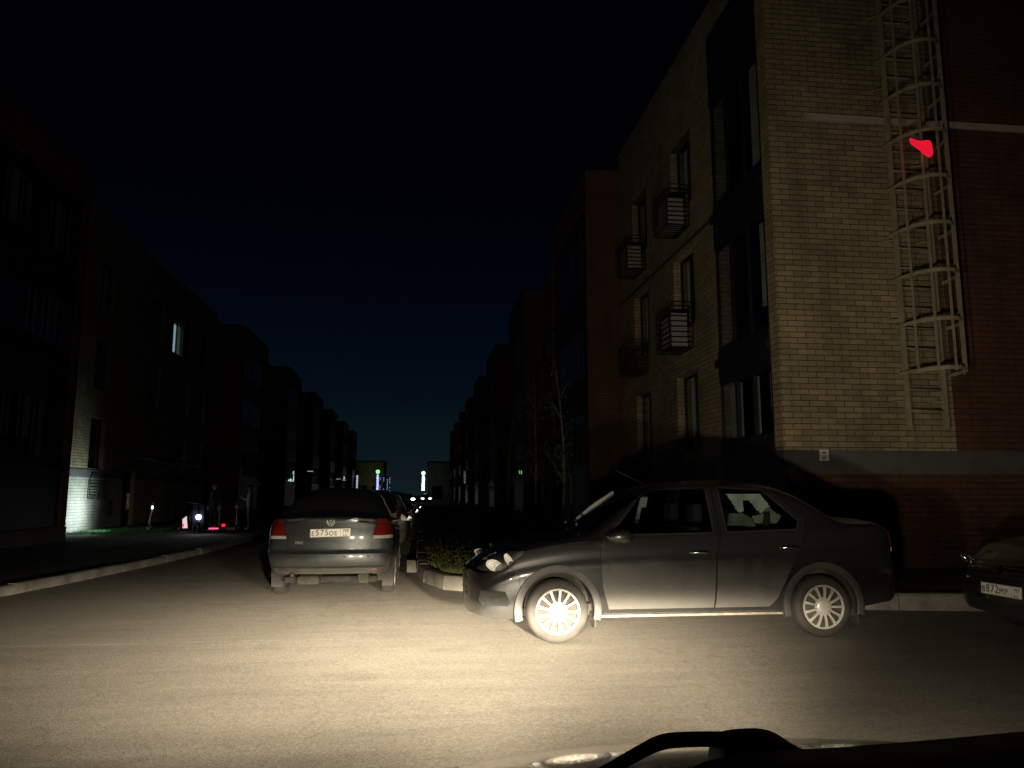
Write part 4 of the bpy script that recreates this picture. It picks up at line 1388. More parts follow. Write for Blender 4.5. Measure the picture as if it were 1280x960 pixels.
    return root, dict(nose=nose_x, tail=tail_x, lid=lid, rear_bumper=rear_b, front_bumper=front_b, body=body)

def XROT_front(x, y, z, tilt=0): # plane whose normal is -x, text upright and readable from the front
    return Matrix.Translation((x, y, z)) @ Matrix(((0, 0, -1, 0), (-1, 0, 0, 0), (0, 1, 0, 0), (0, 0, 0, 1))) @ Matrix.Rotation(R(tilt), 4, 'X')
def XROT_rear(x, y, z, tilt=0):  # normal +x
    return Matrix.Translation((x, y, z)) @ Matrix(((0, 0, 1, 0), (1, 0, 0, 0), (0, 1, 0, 0), (0, 0, 0, 1))) @ Matrix.Rotation(R(tilt), 4, 'X')

# ---- dark sedan across the junction
PS = dict(L=4.34, hw=.85, wheels=(.83, 3.42), tyre=.29, arch=.348, sill_z=.235, dash_z=.96, crease=.70,
    top=[(0, .64), (.05, .705), (.16, .785), (.5, .885), (1.0, .99), (1.13, 1.025), (1.45, 1.23), (1.75, 1.41), (2.0, 1.475), (2.4, 1.505), (2.75, 1.51), (3.05, 1.485), (3.3, 1.405), (3.55, 1.245), (3.70, 1.155), (3.9, 1.122), (4.15, 1.115), (4.28, 1.10), (4.34, 1.05)],
    belt=[(0, .60), (.1, .70), (.5, .83), (1.1, .925), (1.6, .95), (2.4, .97), (3.3, 1.01), (3.8, 1.035), (4.15, 1.045), (4.34, .99)],
    sill=[(0, .235), (.15, .215), (.45, .21), (.8, .235), (3.5, .235), (3.9, .27), (4.34, .31)],
    width=[(0, .74), (.012, .765), (.03, .785), (.12, .815), (.4, .84), (1.0, .85), (3.3, .85), (3.9, .835), (4.2, .81), (4.3, .785), (4.328, .76), (4.34, .73)],
    nose=[(.2, .035), (.32, .005), (.5, .0), (.62, .02), (.75, .07), (.85, .12)], nose_plan=.17,
    tail=[(.28, .05), (.36, .0), (.6, .0), (.72, .02), (.95, .03), (1.1, .055)], tail_plan=.12,
    front_bumper=[(-.3, .0), (-.3, .635), (.14, .635), (.30, .66), (.47, .615), (.50, .30), (.50, .0)],
    rear_bumper=[(4.9, 0), (4.9, .66), (4.1, .66), (3.78, .62), (3.74, .30), (3.74, 0)],
    headlight=[(-.2, .632), (-.2, .745), (.14, .765), (.36, .815), (.55, .845), (.44, .745), (.31, .655), (.14, .632)], hl_y=.33,
    bowls=[(.235, .700, .066), (.37, .752, .049)], bowl_y=.68,
    taillight=[(.44, .80), (.52, 1.0), (.82, 1.0), (.84, .80)], tl_bands=(.84, .94), tl_depth=.11,
    screen=[(1.17, -.63), (1.17, .63), (1.70, .53), (1.70, -.53)], rear_screen=[(3.20, -.50), (3.20, .50), (3.64, .57), (3.64, -.57)], rear_glass=M['carglass'],
    hood=[(.17, -.52), (.17, .52), (.5, .66), (1.08, .72), (1.08, -.72), (.5, -.66)], hood_end=1.09,
    doors=[[(1.32, .29), (1.25, .50), (1.235, .80), (1.27, .985), (1.66, 1.36), (1.80, 1.435), (2.43, 1.465), (2.425, .98), (2.36, .75), (2.345, .29)],
           [(2.355, .29), (2.37, .75), (2.435, .98), (2.44, 1.468), (3.02, 1.44), (3.32, 1.13), (3.30, 1.0), (3.22, .83), (3.08, .60), (2.98, .38), (2.90, .29)]],
    wins=[[(1.36, .985), (1.70, 1.325), (1.84, 1.395), (2.365, 1.42), (2.355, 1.0)], [(2.505, 1.005), (2.51, 1.42), (2.95, 1.395), (3.24, 1.10), (3.20, 1.03)]],
    handles=[(2.20, .815), (3.10, .855)], mirror=(1.42, .975), flare=.058, handle_mat=M['chrome'], front_mat=M['sedan_clean'], bumper_mat=M['sedan_clean'])
sedan, info = make_car(PS, 'sedan_car', 'dark charcoal sedan seen from its left side, parked across the junction', 'car', (.46, 8.03, 0), 0, M['sedan'])
# fog lamp panel, grille, front plate, roof line aerial and wipers
for sg in (-1, 1):
    b2 = bmesh.new()
    n_ = 6
    prv = None
    for k in range(n_ + 1):
        t = k / n_; yy = sg * (.46 + .315 * t); xx = info['nose'](yy, .45) - .008 + (.0 if t < .8 else (t - .8) * .9)
        cur_ = [b2.verts.new((xx, yy, .36)), b2.verts.new((xx + .004, yy, .49 - .03 * t))]
        if prv:
            b2.faces.new((prv[0], cur_[0], cur_[1], prv[1]))
        prv = cur_
    fl = link('fog_lamp_panel', b2, M['trim'], info['front_bumper'])
b2 = bmesh.new()
xx = info['nose'](0, .55) - .006
for k in range(5): box(b2, xx + .012 + .002 * k, xx + .05, -.30, .30, .40 + .05 * k, .425 + .05 * k, .004)
link('grille', b2, M['vent'], info['front_bumper'])
b2 = bmesh.new()
# side strip of the fog panel seen from the left: recess with a chrome-grey outline
prism(b2, [(.115, .49), (.34, .475), (.385, .37), (.36, .345), (.13, .352), (.10, .40)], -.833, -.80, 'y')
for v in b2.verts:
    v.co.y += max(0, (.32 - v.co.x)) * .22
link('side_vent', b2, M['vent'], info['front_bumper'])
b2 = bmesh.new(); tube(b2, [(1.92, 0, 1.47), (1.72, 0, 1.56), (1.60, 0, 1.62)], [.006, .004, .003], 6); link('aerial', b2, M['black'], sedan)
b2 = bmesh.new()
tube(b2, [(1.12, -.30, 1.06), (1.17, -.05, 1.09), (1.21, .25, 1.115)], .012, 6); tube(b2, [(1.12, .30, 1.06), (1.17, .5, 1.085)], .012, 6)
link('wiper', b2, M['black'], sedan)
b2 = bmesh.new()
for sg in (1,): tube(b2, [(1.30, sg * .66, 1.06), (1.50, sg * .625, 1.22), (1.73, sg * .575, 1.385)], [.022, .03, .022], 8)
link('pillar_trim', b2, M['pale_trim'], sedan)
b2 = bmesh.new()
prism(b2, [(1.97, 1.02), (2.02, 1.02), (2.06, 1.21), (2.115, 1.215), (2.14, 1.34), (2.06, 1.345), (2.025, 1.22)], .60, .63, 'y')
link('seat_belt', b2, M['pale_trim'], sedan)
# crumpled pale sheet lying behind the rear seat
b2 = bmesh.new(); rnd = random.Random(11)
pts = {}
outl = [(2.66, 1.37), (3.02, 1.30), (3.16, 1.16), (3.13, 1.07), (2.98, 1.08), (2.94, 1.13), (2.86, 1.10), (2.68, 1.06), (2.74, 1.18)]
def cloth(poly, yv, amp, seed):
    rr = random.Random(seed); b = bmesh.new()
    nx_, nz_ = 26, 18
    x0, x1 = min(p[0] for p in poly), max(p[0] for p in poly); z0, z1 = min(p[1] for p in poly), max(p[1] for p in poly)
    g = {}
    for i in range(nx_ + 1):
        for j in range(nz_ + 1):
            x = x0 + (x1 - x0) * i / nx_; z = z0 + (z1 - z0) * j / nz_
            y = yv + amp * (math.sin(13 * x + 9 * z + seed) + .6 * math.sin(31 * x - 22 * z) + .5 * abs(math.sin(19 * z + 8 * x)))
            g[i, j] = (x, y, z)
    vv = {}
    for i in range(nx_):
        for j in range(nz_):
            c = ((g[i, j][0] + g[i + 1, j + 1][0]) / 2, (g[i, j][2] + g[i + 1, j + 1][2]) / 2)
            if not inpoly(c, poly): continue
            f = []
            for k in ((i, j), (i + 1, j), (i + 1, j + 1), (i, j + 1)):
                if k not in vv: vv[k] = b.verts.new(g[k])
                f.append(vv[k])
            b.faces.new(f)
    bmesh.ops.recalc_face_normals(b, faces=b.faces[:])
    bmesh.ops.solidify(b, geom=b.faces[:], thickness=.004)
    return b
cl = empty('crumpled_sheet', (.46, 8.03, 0), 0, 'pale crumpled plastic sheet behind the rear side window of the dark sedan', 'sheet')
b2 = cloth([(2.62, 1.365), (2.98, 1.365), (3.08, 1.24), (2.98, 1.17), (2.86, 1.30), (2.80, 1.30), (2.80, 1.19), (2.74, 1.18)], -.50, .012, 2)
link('upper_fold', b2, M['pale_trim'], cl, smooth=60)
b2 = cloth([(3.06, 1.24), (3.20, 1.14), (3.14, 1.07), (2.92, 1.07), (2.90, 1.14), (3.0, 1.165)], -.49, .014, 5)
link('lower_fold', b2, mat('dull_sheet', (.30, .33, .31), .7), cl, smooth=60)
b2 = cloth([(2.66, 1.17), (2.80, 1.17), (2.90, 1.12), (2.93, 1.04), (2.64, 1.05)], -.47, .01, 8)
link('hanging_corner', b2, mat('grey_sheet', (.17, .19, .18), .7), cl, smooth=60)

# ---- blue-grey sedan ahead, seen from behind
PP = dict(L=4.38, hw=.83, wheels=(.86, 3.40), tyre=.295, arch=.345, sill_z=.23, dash_z=.95, crease=.62, tumble=.42,
    top=[(0, .62), (.05, .70), (.18, .80), (.55, .90), (1.05, .98), (1.2, 1.01), (1.65, 1.26), (2.0, 1.41), (2.4, 1.46), (2.8, 1.46), (3.12, 1.425), (3.4, 1.34), (3.7, 1.20), (3.86, 1.135), (4.05, 1.115), (4.27, 1.105), (4.345, 1.085), (4.38, 1.03)],
    belt=[(0, .58), (.1, .68), (.5, .82), (1.1, .91), (2.4, .96), (3.4, 1.0), (3.9, 1.01), (4.2, 1.0), (4.38, .93)],
    sill=[(0, .30), (.15, .24), (.5, .22), (3.5, .23), (3.8, .29), (4.1, .335), (4.38, .35)],
    width=[(0, .72), (.012, .745), (.03, .765), (.12, .795), (.4, .82), (1.0, .83), (3.4, .83), (4.0, .825), (4.2, .815), (4.3, .795), (4.35, .775), (4.368, .755), (4.38, .725)],
    nose=[(.25, .05), (.4, .0), (.55, .0), (.7, .05), (.85, .12)],
    tail=[(.33, .03), (.40, .008), (.43, .0), (.455, .022), (.47, .012), (.56, .0), (.605, .004), (.635, .05), (.66, .052), (.80, .05), (.96, .062), (1.02, .066), (1.045, .03), (1.08, .06), (1.1, .10)], tail_plan=.13,
    front_bumper=[(-.3, 0), (-.3, .62), (.3, .64), (.5, .6), (.5, 0)], rear_bumper=[(4.9, 0), (4.9, .648), (4.2, .648), (3.9, .66), (3.76, .62), (3.75, 0)],
    headlight=[(-.2, .64), (-.2, .76), (.3, .82), (.5, .84), (.38, .70), (.15, .64)], bowls=[(.22, .72, .055), (.34, .75, .04)], bowl_y=.62,
    taillight=[(.545, .79), (.565, .90), (.60, 1.03), (.635, 1.05), (.70, 1.045), (.84, .995), (.84, .79)], tl_bands=(.832, .975), tl_depth=.34, rear_glass=M['dusty_glass'],
    screen=[(1.24, -.62), (1.24, .62), (1.9, .51), (1.9, -.51)], rear_screen=[(3.22, -.50), (3.22, .50), (3.79, .58), (3.79, -.58)],
    lid=[(-.53, .665), (.53, .665), (.538, .79), (.558, .90), (.593, 1.03), (.62, 1.10), (.62, 1.2), (-.62, 1.2), (-.62, 1.10), (-.593, 1.03), (-.558, .90), (-.538, .79)],
    doors=[[(1.38, .29), (1.30, .55), (1.30, .97), (1.70, 1.33), (2.46, 1.43), (2.46, .98), (2.40, .29)], [(2.41, .29), (2.47, .98), (2.47, 1.43), (3.0, 1.39), (3.3, 1.05), (3.1, .65), (2.95, .30)]],
    wins=[[(1.42, .98), (1.74, 1.29), (2.40, 1.385), (2.40, 1.0)], [(2.52, 1.0), (2.52, 1.385), (2.95, 1.345), (3.2, 1.06)]],
    handles=[(2.25, .86), (3.12, .88)], mirror=(1.55, .98), flare=0)
polo, ip = make_car(PP, 'sedan_car', 'blue grey sedan seen from behind, plate ending 799, stopped by the right kerb', 'car', (-1.14, 14.63, 0), R(-90), M['polo'])
# boot lid with its plate recess
lid = ip['lid']
rec = take(lid, cut(lid, [(-.40, .945), (.40, .945), (.385, .87), (.31, .755), (-.31, .755), (-.385, .87)], 'yz', lambda f, c: f.normal.x > .2 and c.x > 4.0))
lido = link('boot_lid', lid, M['polo'], polo, smooth=38)
rim_edges = [e for e in rec.edges if e.is_boundary]
geo_ = bmesh.ops.extrude_edge_only(rec, edges=rim_edges)
nv = [g for g in geo_['geom'] if isinstance(g, bmesh.types.BMVert)]
old = [v for v in rec.verts if v not in set(nv)]
for v in old: v.co.x -= .028
bmesh.ops.recalc_face_normals(rec, faces=rec.faces[:])
ro = link('plate_recess', rec, M['polo'], lido, smooth=30)
px_ = ip['tail'](0, .87) - .018
number_plate(polo, XROT_rear(px_ + .006, .01, .868, -1.0) @ Matrix.Rotation(R(1.2), 4, 'Z'), 'E575OE', '799')
b2 = bmesh.new()
xe = ip['tail'](0, 1.0) + .004
Mt = Matrix.Translation((xe, .01, 1.005)) @ Matrix.Rotation(R(-90), 4, 'Z')
lathe(b2, [(.040, -.004), (.044, .006), (.050, .008), (.054, .002), (.054, -.008)], Matrix.Translation((xe, .01, 1.005)) @ Matrix.Rotation(R(90), 4, 'Z') @ Matrix.Scale(-1, 4, (0, 1, 0)), 36)
def bar2(b, y0, z0, y1, z1, wd=.0075):
    d = Vector((y1 - y0, z1 - z0)); nn = Vector((-d.y, d.x)).normalized() * wd / 2
    prism(b, [(y0 - nn.x, z0 - nn.y), (y1 - nn.x, z1 - nn.y), (y1 + nn.x, z1 + nn.y), (y0 + nn.x, z0 + nn.y)], xe - .002, xe + .008, 'x')
cz, cy = 1.005, .01
bar2(b2, cy - .019, cz + .038, cy, cz + .004); bar2(b2, cy + .019, cz + .038, cy, cz + .004)
bar2(b2, cy - .038, cz + .018, cy - .018, cz - .036); bar2(b2, cy - .018, cz - .036, cy, cz - .002); bar2(b2, cy, cz - .002, cy + .018, cz - .036); bar2(b2, cy + .018, cz - .036, cy + .038, cz + .018)
link('emblem', b2, M['reflector'], lido, smooth=40)
b2 = bmesh.new(); lathe(b2, [(0, 0), (.04, 0)], Matrix.Translation((xe - .001, .01, 1.005)) @ Matrix.Rotation(R(90), 4, 'Z'), 24); link('emblem_ground', b2, M['trim'], lido)
b2 = bmesh.new(); text_into(b2, 'POLO', .042, XROT_rear(ip['tail'](-.39, .745) + .004, -.375, .742, 0), 0, .003); link('badge', b2, M['reflector'], lido)
b2 = bmesh.new(); tube(b2, [(4.1, -.44, .335), (4.40, -.44, .345)], .032, 16, cap=False); tube(b2, [(4.1, -.44, .335), (4.39, -.44, .345)], .026, 16)
link('exhaust', b2, M['trim'], polo)
b2 = bmesh.new(); box(b2, 3.72, 4.22, -.42, -.12, .20, .32, .05); link('silencer', b2, M['liner'], polo)
b2 = bmesh.new(); box(b2, 3.7, 4.1, .35, .5, .2, .33, .03); link('tow_bracket', b2, M['liner'], polo)
b2 = bmesh.new()
for y in (-.5, -.18, .2, .5): lathe(b2, [(.010, 0), (.010, .004), (0, .005)], Matrix.Translation((ip['tail'](y, .56), y, .57)) @ Matrix.Rotation(R(-90), 4, 'Z'), 12)
link('parking_sensor', b2, M['trim'], ip['rear_bumper'])
b2 = bmesh.new(); xq = ip['tail'](0, .40)
b2.free()
for sg in (-1, 1):
    b2 = bmesh.new(); box(b2, ip['tail'](.55, .42) - .010, ip['tail'](.55, .42) + .006, sg * .55 - .07, sg * .55 + .07, .395, .418, .003); link('rear_reflector', b2, M['dull_red'], ip['rear_bumper'])

# ---- further cars along the right kerb
PQ = dict(PP); PQ.update(ds=.05)
q1, _ = make_car(PQ, 'sedan_car', 'pale silver car parked just beyond the blue grey sedan', 'car', (-1.02, 20.2, 0), R(-90), M['silverpaint'], detail=False, group='cars parked along the right kerb')
_['lid'] and link('boot_lid', _['lid'], M['silverpaint'], q1, smooth=38)
q2 = copy_tree(q1); q2.location = (-.93, 26.0, 0); q2['label'] = 'whitish car parked third along the right kerb, only its rear edge visible'
for ch in q2.children:
    if ch.data and ch.data.materials and ch.data.materials[0] == M['silverpaint']:
        ch.data = ch.data.copy(); ch.data.materials[0] = M['whitepaint']
# ---- far car coming with its headlights on, and one more parked by the shop
def far_car(x, y, label, em, st):
    c = copy_tree(q1); c.location = (x, y, 0); c.rotation_euler = (0, 0, R(90)); c['label'] = label; del c['group']
    for ch in c.children:
        if ch.name.startswith('headlight'):
            for s_ in ch.children:
                if s_.name.startswith('lamp_cover'):
                    s_.data = s_.data.copy(); s_.data.materials[0] = em
    return c
far_car(-1.35, 104, 'distant car facing the viewer with glaring white headlights', emis('far_headlamp', (1, .98, .92), 40), 1)
far_car(1.1, 118, 'more distant car with dim headlights below the tall white shop sign', emis('far_headlamp_dim', (1, .95, .85), 5), 1)

# ---- black car at the right edge
PB = dict(PS); PB.update(flare=0, front_mat=M['blackpaint'], bumper_mat=M['blackpaint'])
PB['headlight'] = [(-.2, .64), (-.2, .76), (.14, .78), (.34, .80), (.30, .68), (.16, .64)]
PB['bowls'] = [(.13, .71, .04), (.20, .72, .02)]; PB['bowl_y'] = .62; PB['bowl_mat'] = M['chrome']
blk, ib = make_car(PB, 'hatchback_car', 'black car with plate B872MP 197, nose just inside the right edge', 'car', (5.44, 6.80, 0), 0, M['blackpaint'])
number_plate(blk, XROT_front(ib['nose'](0, .46) - .014, .0, .47, -4), 'B872MP', '197', face='plain_plate')
b2 = bmesh.new(); xx = ib['nose'](0, .6)
for k in range(4): box(b2, xx - .008 + .006 * k, xx + .03, -.36, .36, .585 + .045 * k, .60 + .045 * k, .004)
box(b2, xx - .004, xx + .03, -.5, .5, .30, .38, .01)
link('grille', b2, M['trim'], ib['front_bumper'])
b2 = bmesh.new(); prism(b2, [(0, .70), (.045, .655), (0, .61), (-.045, .655)], xx - .012, xx + .01, 'x'); link('emblem', b2, M['chrome'], ib['front_bumper'])

# ------------------------------------------------------------------ the viewer's own car (hood, dash, wiper, lamps)
OX = .57
own = empty('own_car', (OX, 0, 0), 0, 'car the view is taken from: glossy hood, dark dash and wiper at the bottom edge', 'car')
bm = bmesh.new()
ny, nx = 70, 48
def hood_z(x, y):
    Rr = 3.7; yt = .506; zt = 1.030
    d = y - yt
    z = zt - (Rr - math.sqrt(max(Rr * Rr - d * d, .01))) if d > 0 else zt
    if y > 1.66: z -= .8 * (y - 1.66) ** 2
    ax = abs(x) / .86
    return z - .085 * ax ** 2 - .16 * max(0, ax - .86) ** 1.5 * 8
g = [[bm.verts.new((-.86 + 1.72 * i / nx, .72 + 1.33 * j / ny - .14 * (abs(-.86 + 1.72 * i / nx) / .86) ** 3 * (j / ny), hood_z(-.86 + 1.72 * i / nx, .72 + 1.33 * j / ny))) for i in range(nx + 1)] for j in range(ny + 1)]
for j in range(ny):
    for i in range(nx): bm.faces.new((g[j][i], g[j][i + 1], g[j + 1][i + 1], g[j + 1][i]))
bmesh.ops.solidify(bm, geom=bm.faces[:], thickness=.004)
link('hood', bm, M['ownpaint'], own, smooth=50)
bm = bmesh.new()
for sg in (-1, 1):
    y0, y1 = sorted((sg * .80, sg * .87))
    box(bm, y0, y1, .5, 1.85, .28, .60, .03)
box(bm, -.80, .80, 1.86, 2.02, .28, .50, .06)
link('front_body', bm, M['blackpaint'], own)
for sx in (-1, 1):
    wl = wheel(own, 0, 0, sx, .33); wl.location = (sx * .77, 1.12, .33); wl.rotation_euler = (0, 0, R(90))
# black dashboard and windscreen base
bm = bmesh.new()
prof = [(-.9, .20), (-.9, .62)]
rows = []
for i in range(41):
    x = -.86 + 1.72 * i / 40
    # top edge: low on the left, rising under the driver's cluster to the right
    t = min(1, max(0, (x + .46) / .20)); t = t * t * (3 - 2 * t)
    zt = 1.06 + .068 * t + .010 * min(1, max(0, (x + .45) / .5)) + .003 * math.sin(9 * x)
    rows.append([bm.verts.new((x, yy, zz)) for yy, zz in ((.52, .70), (.54, zt - .06), (.58, zt - .01), (.66, zt), (.74, zt - .012), (.80, zt - .06), (.82, .9))])
for a, b in zip(rows, rows[1:]):
    for k in range(6): bm.faces.new((a[k], a[k + 1], b[k + 1], b[k]))
link('dashboard', bm, M['black'], own, smooth=60)
# wiper arm with its pivot cap, in front of the glass
bm = bmesh.new()
def ow(x, z): return (x - OX, .80, z)
pp = [(.095, 1.052), (.14, 1.066), (.185, 1.083), (.222, 1.100), (.248, 1.1105), (.275, 1.1125), (.32, 1.111), (.36, 1.108)]
pp = smooth_path(pp, 5)
tube(bm, [ow(*p) for p in pp], [.0045 + .003 * min(1, k / 20) for k in range(len(pp))], 10)
cap = [(.306, 1.02), (.3075, 1.06), (.309, 1.090), (.316, 1.105), (.330, 1.111), (.362, 1.112), (.383, 1.107), (.400, 1.096), (.425, 1.082), (.44, 1.06), (.44, 1.02)]
prism(bm, smooth_path([(x - OX, z) for x, z in cap], 5), .79, .83, 'y')
tube(bm, [ow(.06, 1.040), ow(.14, 1.052), ow(.24, 1.070), ow(.31, 1.082)], .008, 8)
link('wiper', bm, M['black'], own, smooth=45)
# headlamps
def lamp_nodes(ld, K, yaw, cfg):
    ld.use_nodes = True
    nt = ld.node_tree; nt.nodes.clear(); L = nt.links.new
    out = N(nt, 'ShaderNodeOutputLight'); em = N(nt, 'ShaderNodeEmission'); L(em.outputs[0], out.inputs[0])
    em.inputs['Color'].default_value = (1.0, .86, .64, 1)
    tc = N(nt, 'ShaderNodeTexCoord'); sp = N(nt, 'ShaderNodeSeparateXYZ'); L(tc.outputs['Normal'], sp.inputs[0])
    def mth(op, a, b=None, c=None):
        n_ = N(nt, 'ShaderNodeMath', operation=op)
        for i, v in enumerate((a, b, c)):
            if v is None: continue
            if isinstance(v, (int, float)): n_.inputs[i].default_value = v
            else: L(v, n_.inputs[i])
        return n_.outputs[0]
    fz = mth('MAXIMUM', mth('ABSOLUTE', sp.outputs[2]), .02)
    a = mth('SUBTRACT', mth('DIVIDE', sp.outputs[0], fz), math.tan(yaw))
    e = mth('DIVIDE', sp.outputs[1], fz)
    def gauss(x, c, s): # exp(-((x-c)/s)^2)
        t = mth('DIVIDE', mth('SUBTRACT', x, c), s)
        return mth('EXPONENT', mth('MULTIPLY', mth('MULTIPLY', t, t), -1.0))
    isl = mth('LESS_THAN', a, 0.0)
    wl, wr_, cw = cfg['wl'], cfg['wr'], cfg['core']
    sw = mth('ADD', mth('MULTIPLY', isl, wl - wr_), wr_)
    wide = mth('EXPONENT', mth('MULTIPLY', mth('POWER', mth('ABSOLUTE', mth('DIVIDE', a, sw)), 3.4), -1.0))
    core = gauss(a, 0.0, cw)
    peak = cfg['peak']
    bn = mth('ADD', mth('MULTIPLY', gauss(e, peak, .053), .62), mth('MULTIPLY', gauss(e, peak, cfg['sb']), .38))
    bw = gauss(e, peak - .02, .15)
    isb = mth('LESS_THAN', e, peak); isw = mth('LESS_THAN', e, peak - .02)
    def sel(c, a_, b_): return mth('ADD', mth('MULTIPLY', c, a_), mth('MULTIPLY', mth('SUBTRACT', 1.0, c), b_))
    vn = sel(isb, bn, gauss(e, peak, cfg['sa'])); vw = sel(isw, bw, gauss(e, peak - .02, .036))
    beam = mth('MULTIPLY', mth('ADD', mth('MULTIPLY', mth('MULTIPLY', core, vn), cfg['kc']), mth('MULTIPLY', mth('MULTIPLY', mth('MULTIPLY', wide, mth('SUBTRACT', 1.0, mth('MULTIPLY', core, .72))), vw), 1 - cfg['kc'])), cfg['I'])
    # light scattered by the lens above the cut-off
    ee = mth('MAXIMUM', mth('ADD', e, .05), 0.0)
    sc = mth('MULTIPLY', mth('EXPONENT', mth('DIVIDE', ee, -.062)), cfg['sc'])
    dn_ = mth('DIVIDE', mth('MINIMUM', mth('ADD', e, .08), 0.0), .12)
    sc = mth('MULTIPLY', sc, mth('EXPONENT', mth('MULTIPLY', mth('MULTIPLY', dn_, dn_), -1.0)))
    stray = mth('MULTIPLY', mth('EXPONENT', mth('MULTIPLY', mth('MULTIPLY', mth('MAXIMUM', mth('SUBTRACT', e, .25), 0), mth('MAXIMUM', mth('SUBTRACT', e, .25), 0)), -cfg['fall'])), cfg['st'])
    wst = mth('ADD', mth('MULTIPLY', gauss(a, cfg['sta'], cfg['stw']), .92), .08)
    up = mth('MULTIPLY', mth('MINIMUM', mth('MAXIMUM', mth('DIVIDE', mth('ADD', e, .02), .15), 0.0), 1.0), .82)
    wst = mth('MULTIPLY', wst, mth('ADD', mth('MULTIPLY', up, .73), .40))
    tot = mth('ADD', mth('ADD', beam, mth('MULTIPLY', sc, gauss(a, -.12, .40))), mth('MULTIPLY', stray, wst))
    L(mth('MULTIPLY', tot, K), em.inputs['Strength'])

for sx, yaw in ((-1, R(-5)), (1, R(-1))):
    bm = bmesh.new()
    lathe(bm, [(.08, .02), (.08, -.02), (.07, -.03)], Matrix.Translation((sx * .60, 2.06, .54)), 28)
    hl = link('headlight', bm, M['chrome'], own)
    bm = bmesh.new()
    bmesh.ops.create_uvsphere(bm, u_segments=16, v_segments=8, radius=.03, matrix=Matrix.Translation((sx * .60, 2.06, .54)))
    link('bulb', bm, emis('own_bulb', (1, .85, .6), 20), hl)
    ld = bpy.data.lights.new('headlamp_beam', 'SPOT')
    ld.energy = 39.5; ld.spot_size = R(165); ld.spot_blend = .15; ld.shadow_soft_size = .05
    lamp_nodes(ld, 1.0, yaw, dict(I=570, wl=.88, wr=.42, core=.34, kc=.80, peak=-.090, sb=.100, sa=.028, sc=33, st=13, fall=2.2, sta=.75, stw=.75))
    lo_ = bpy.data.objects.new('headlamp_beam', ld); COL.objects.link(lo_)
    lo_.location = (sx * .60, 2.16, .66); lo_.rotation_euler = (R(90), 0, 0); lo_.parent = own

# ------------------------------------------------------------------ group by the left house: scooters and people
def kick_scooter(loc, rz, label, tail_emit=None, head_emit=None):
    r = empty('kick_scooter', loc, rz, label, 'scooter', 'electric scooters by the left house')
    bm = bmesh.new(); box(bm, -.40, .36, -.08, .08, .13, .18, .02); d_ = link('deck', bm, M['black'], r)
    bm = bmesh.new(); tube(bm, [(.40, 0, .14), (.46, 0, .30), (.36, 0, .98)], [.03, .028, .022], 10); s_ = link('stem', bm, M['alloy'], r)
    bm = bmesh.new(); tube(bm, [(.355, -.24, 1.0), (.35, 0, .985), (.355, .24, 1.0)], .016, 8); link('handlebar', bm, M['black'], r)
    for x in (-.48, .48):
        bm = bmesh.new(); lathe(bm, [(.06, -.02), (.09, -.026), (.11, -.012), (.11, .012), (.09, .026), (.06, .02)], n=24); wv = link('wheel', bm, M['rubber'], r, (x, 0, .11))
        bm = bmesh.new(); lathe(bm, [(0, -.022), (.06, -.022), (.06, .022), (0, .022)], n=20); link('rim', bm, M['alloy'], wv)
    bm = bmesh.new(); tube(bm, [(-.60, 0, .2), (-.5, 0, .26), (-.38, 0, .2)], .03, 8); link('mudguard', bm, M['black'], r)
    bm = bmesh.new(); box(bm, -.64, -.60, -.06, .06, .17, .27, .01); link('tail_lamp', bm, tail_emit or M['red_lens'], r)
    bm = bmesh.new(); box(bm, .37, .42, -.035, .035, .78, .86, .012); link('front_lamp', bm, head_emit or M['clear_lens'], r)
    return r
red_e = emis('red_tail', (1, .02, .03), 1.1); pink_e = emis('pink_bar', (1, .10, .28), 1.6); cold_e = emis('cold_lamp', (.75, .88, 1), 14)
GZ = .106
k1 = kick_scooter((-8.55, 27.6, GZ), R(186), 'electric scooter at left of the group, its lamp lit towards the pale wall', red_e, cold_e)
bm = bmesh.new(); prism(bm, [(-.75, .12), (-.60, .12), (-.58, .42), (-.70, .52)], -.03, .03); link('rear_panel', bm, emis('rear_glow', (1, .75, .78), .8), k1)
k2 = kick_scooter((-6.75, 27.3, GZ), R(95), 'electric scooter with a wide pink light bar under its deck')
bm = bmesh.new(); box(bm, -.42, .36, -.30, -.26, .10, .15, .01); bm.transform(Matrix.Rotation(R(0), 4, 'Z')); 
bm.free()
bm = bmesh.new(); box(bm, -.66, -.62, -.15, .15, .12, .165, .01); link('light_bar', bm, pink_e, k2)
k3 = kick_scooter((-6.45, 28.0, GZ), R(80), 'electric scooter farthest right of the group, a single red tail dot', red_e)
ls = bpy.data.lights.new('wall_spot', 'SPOT'); ls.energy = 240; ls.color = (.72, .93, .97); ls.spot_size = R(160); ls.spot_blend = 1.0; ls.shadow_soft_size = .03
so = bpy.data.objects.new('wall_spot', ls); COL.objects.link(so); so.location = (-9.85, 27.25, .75)  # unseen spot added near the wall, apart from the scooter's own lamp
d_ = Vector((-11.2, 26.7, .85)) - Vector(so.location); so.rotation_euler = d_.to_track_quat('-Z', 'Y').to_euler()

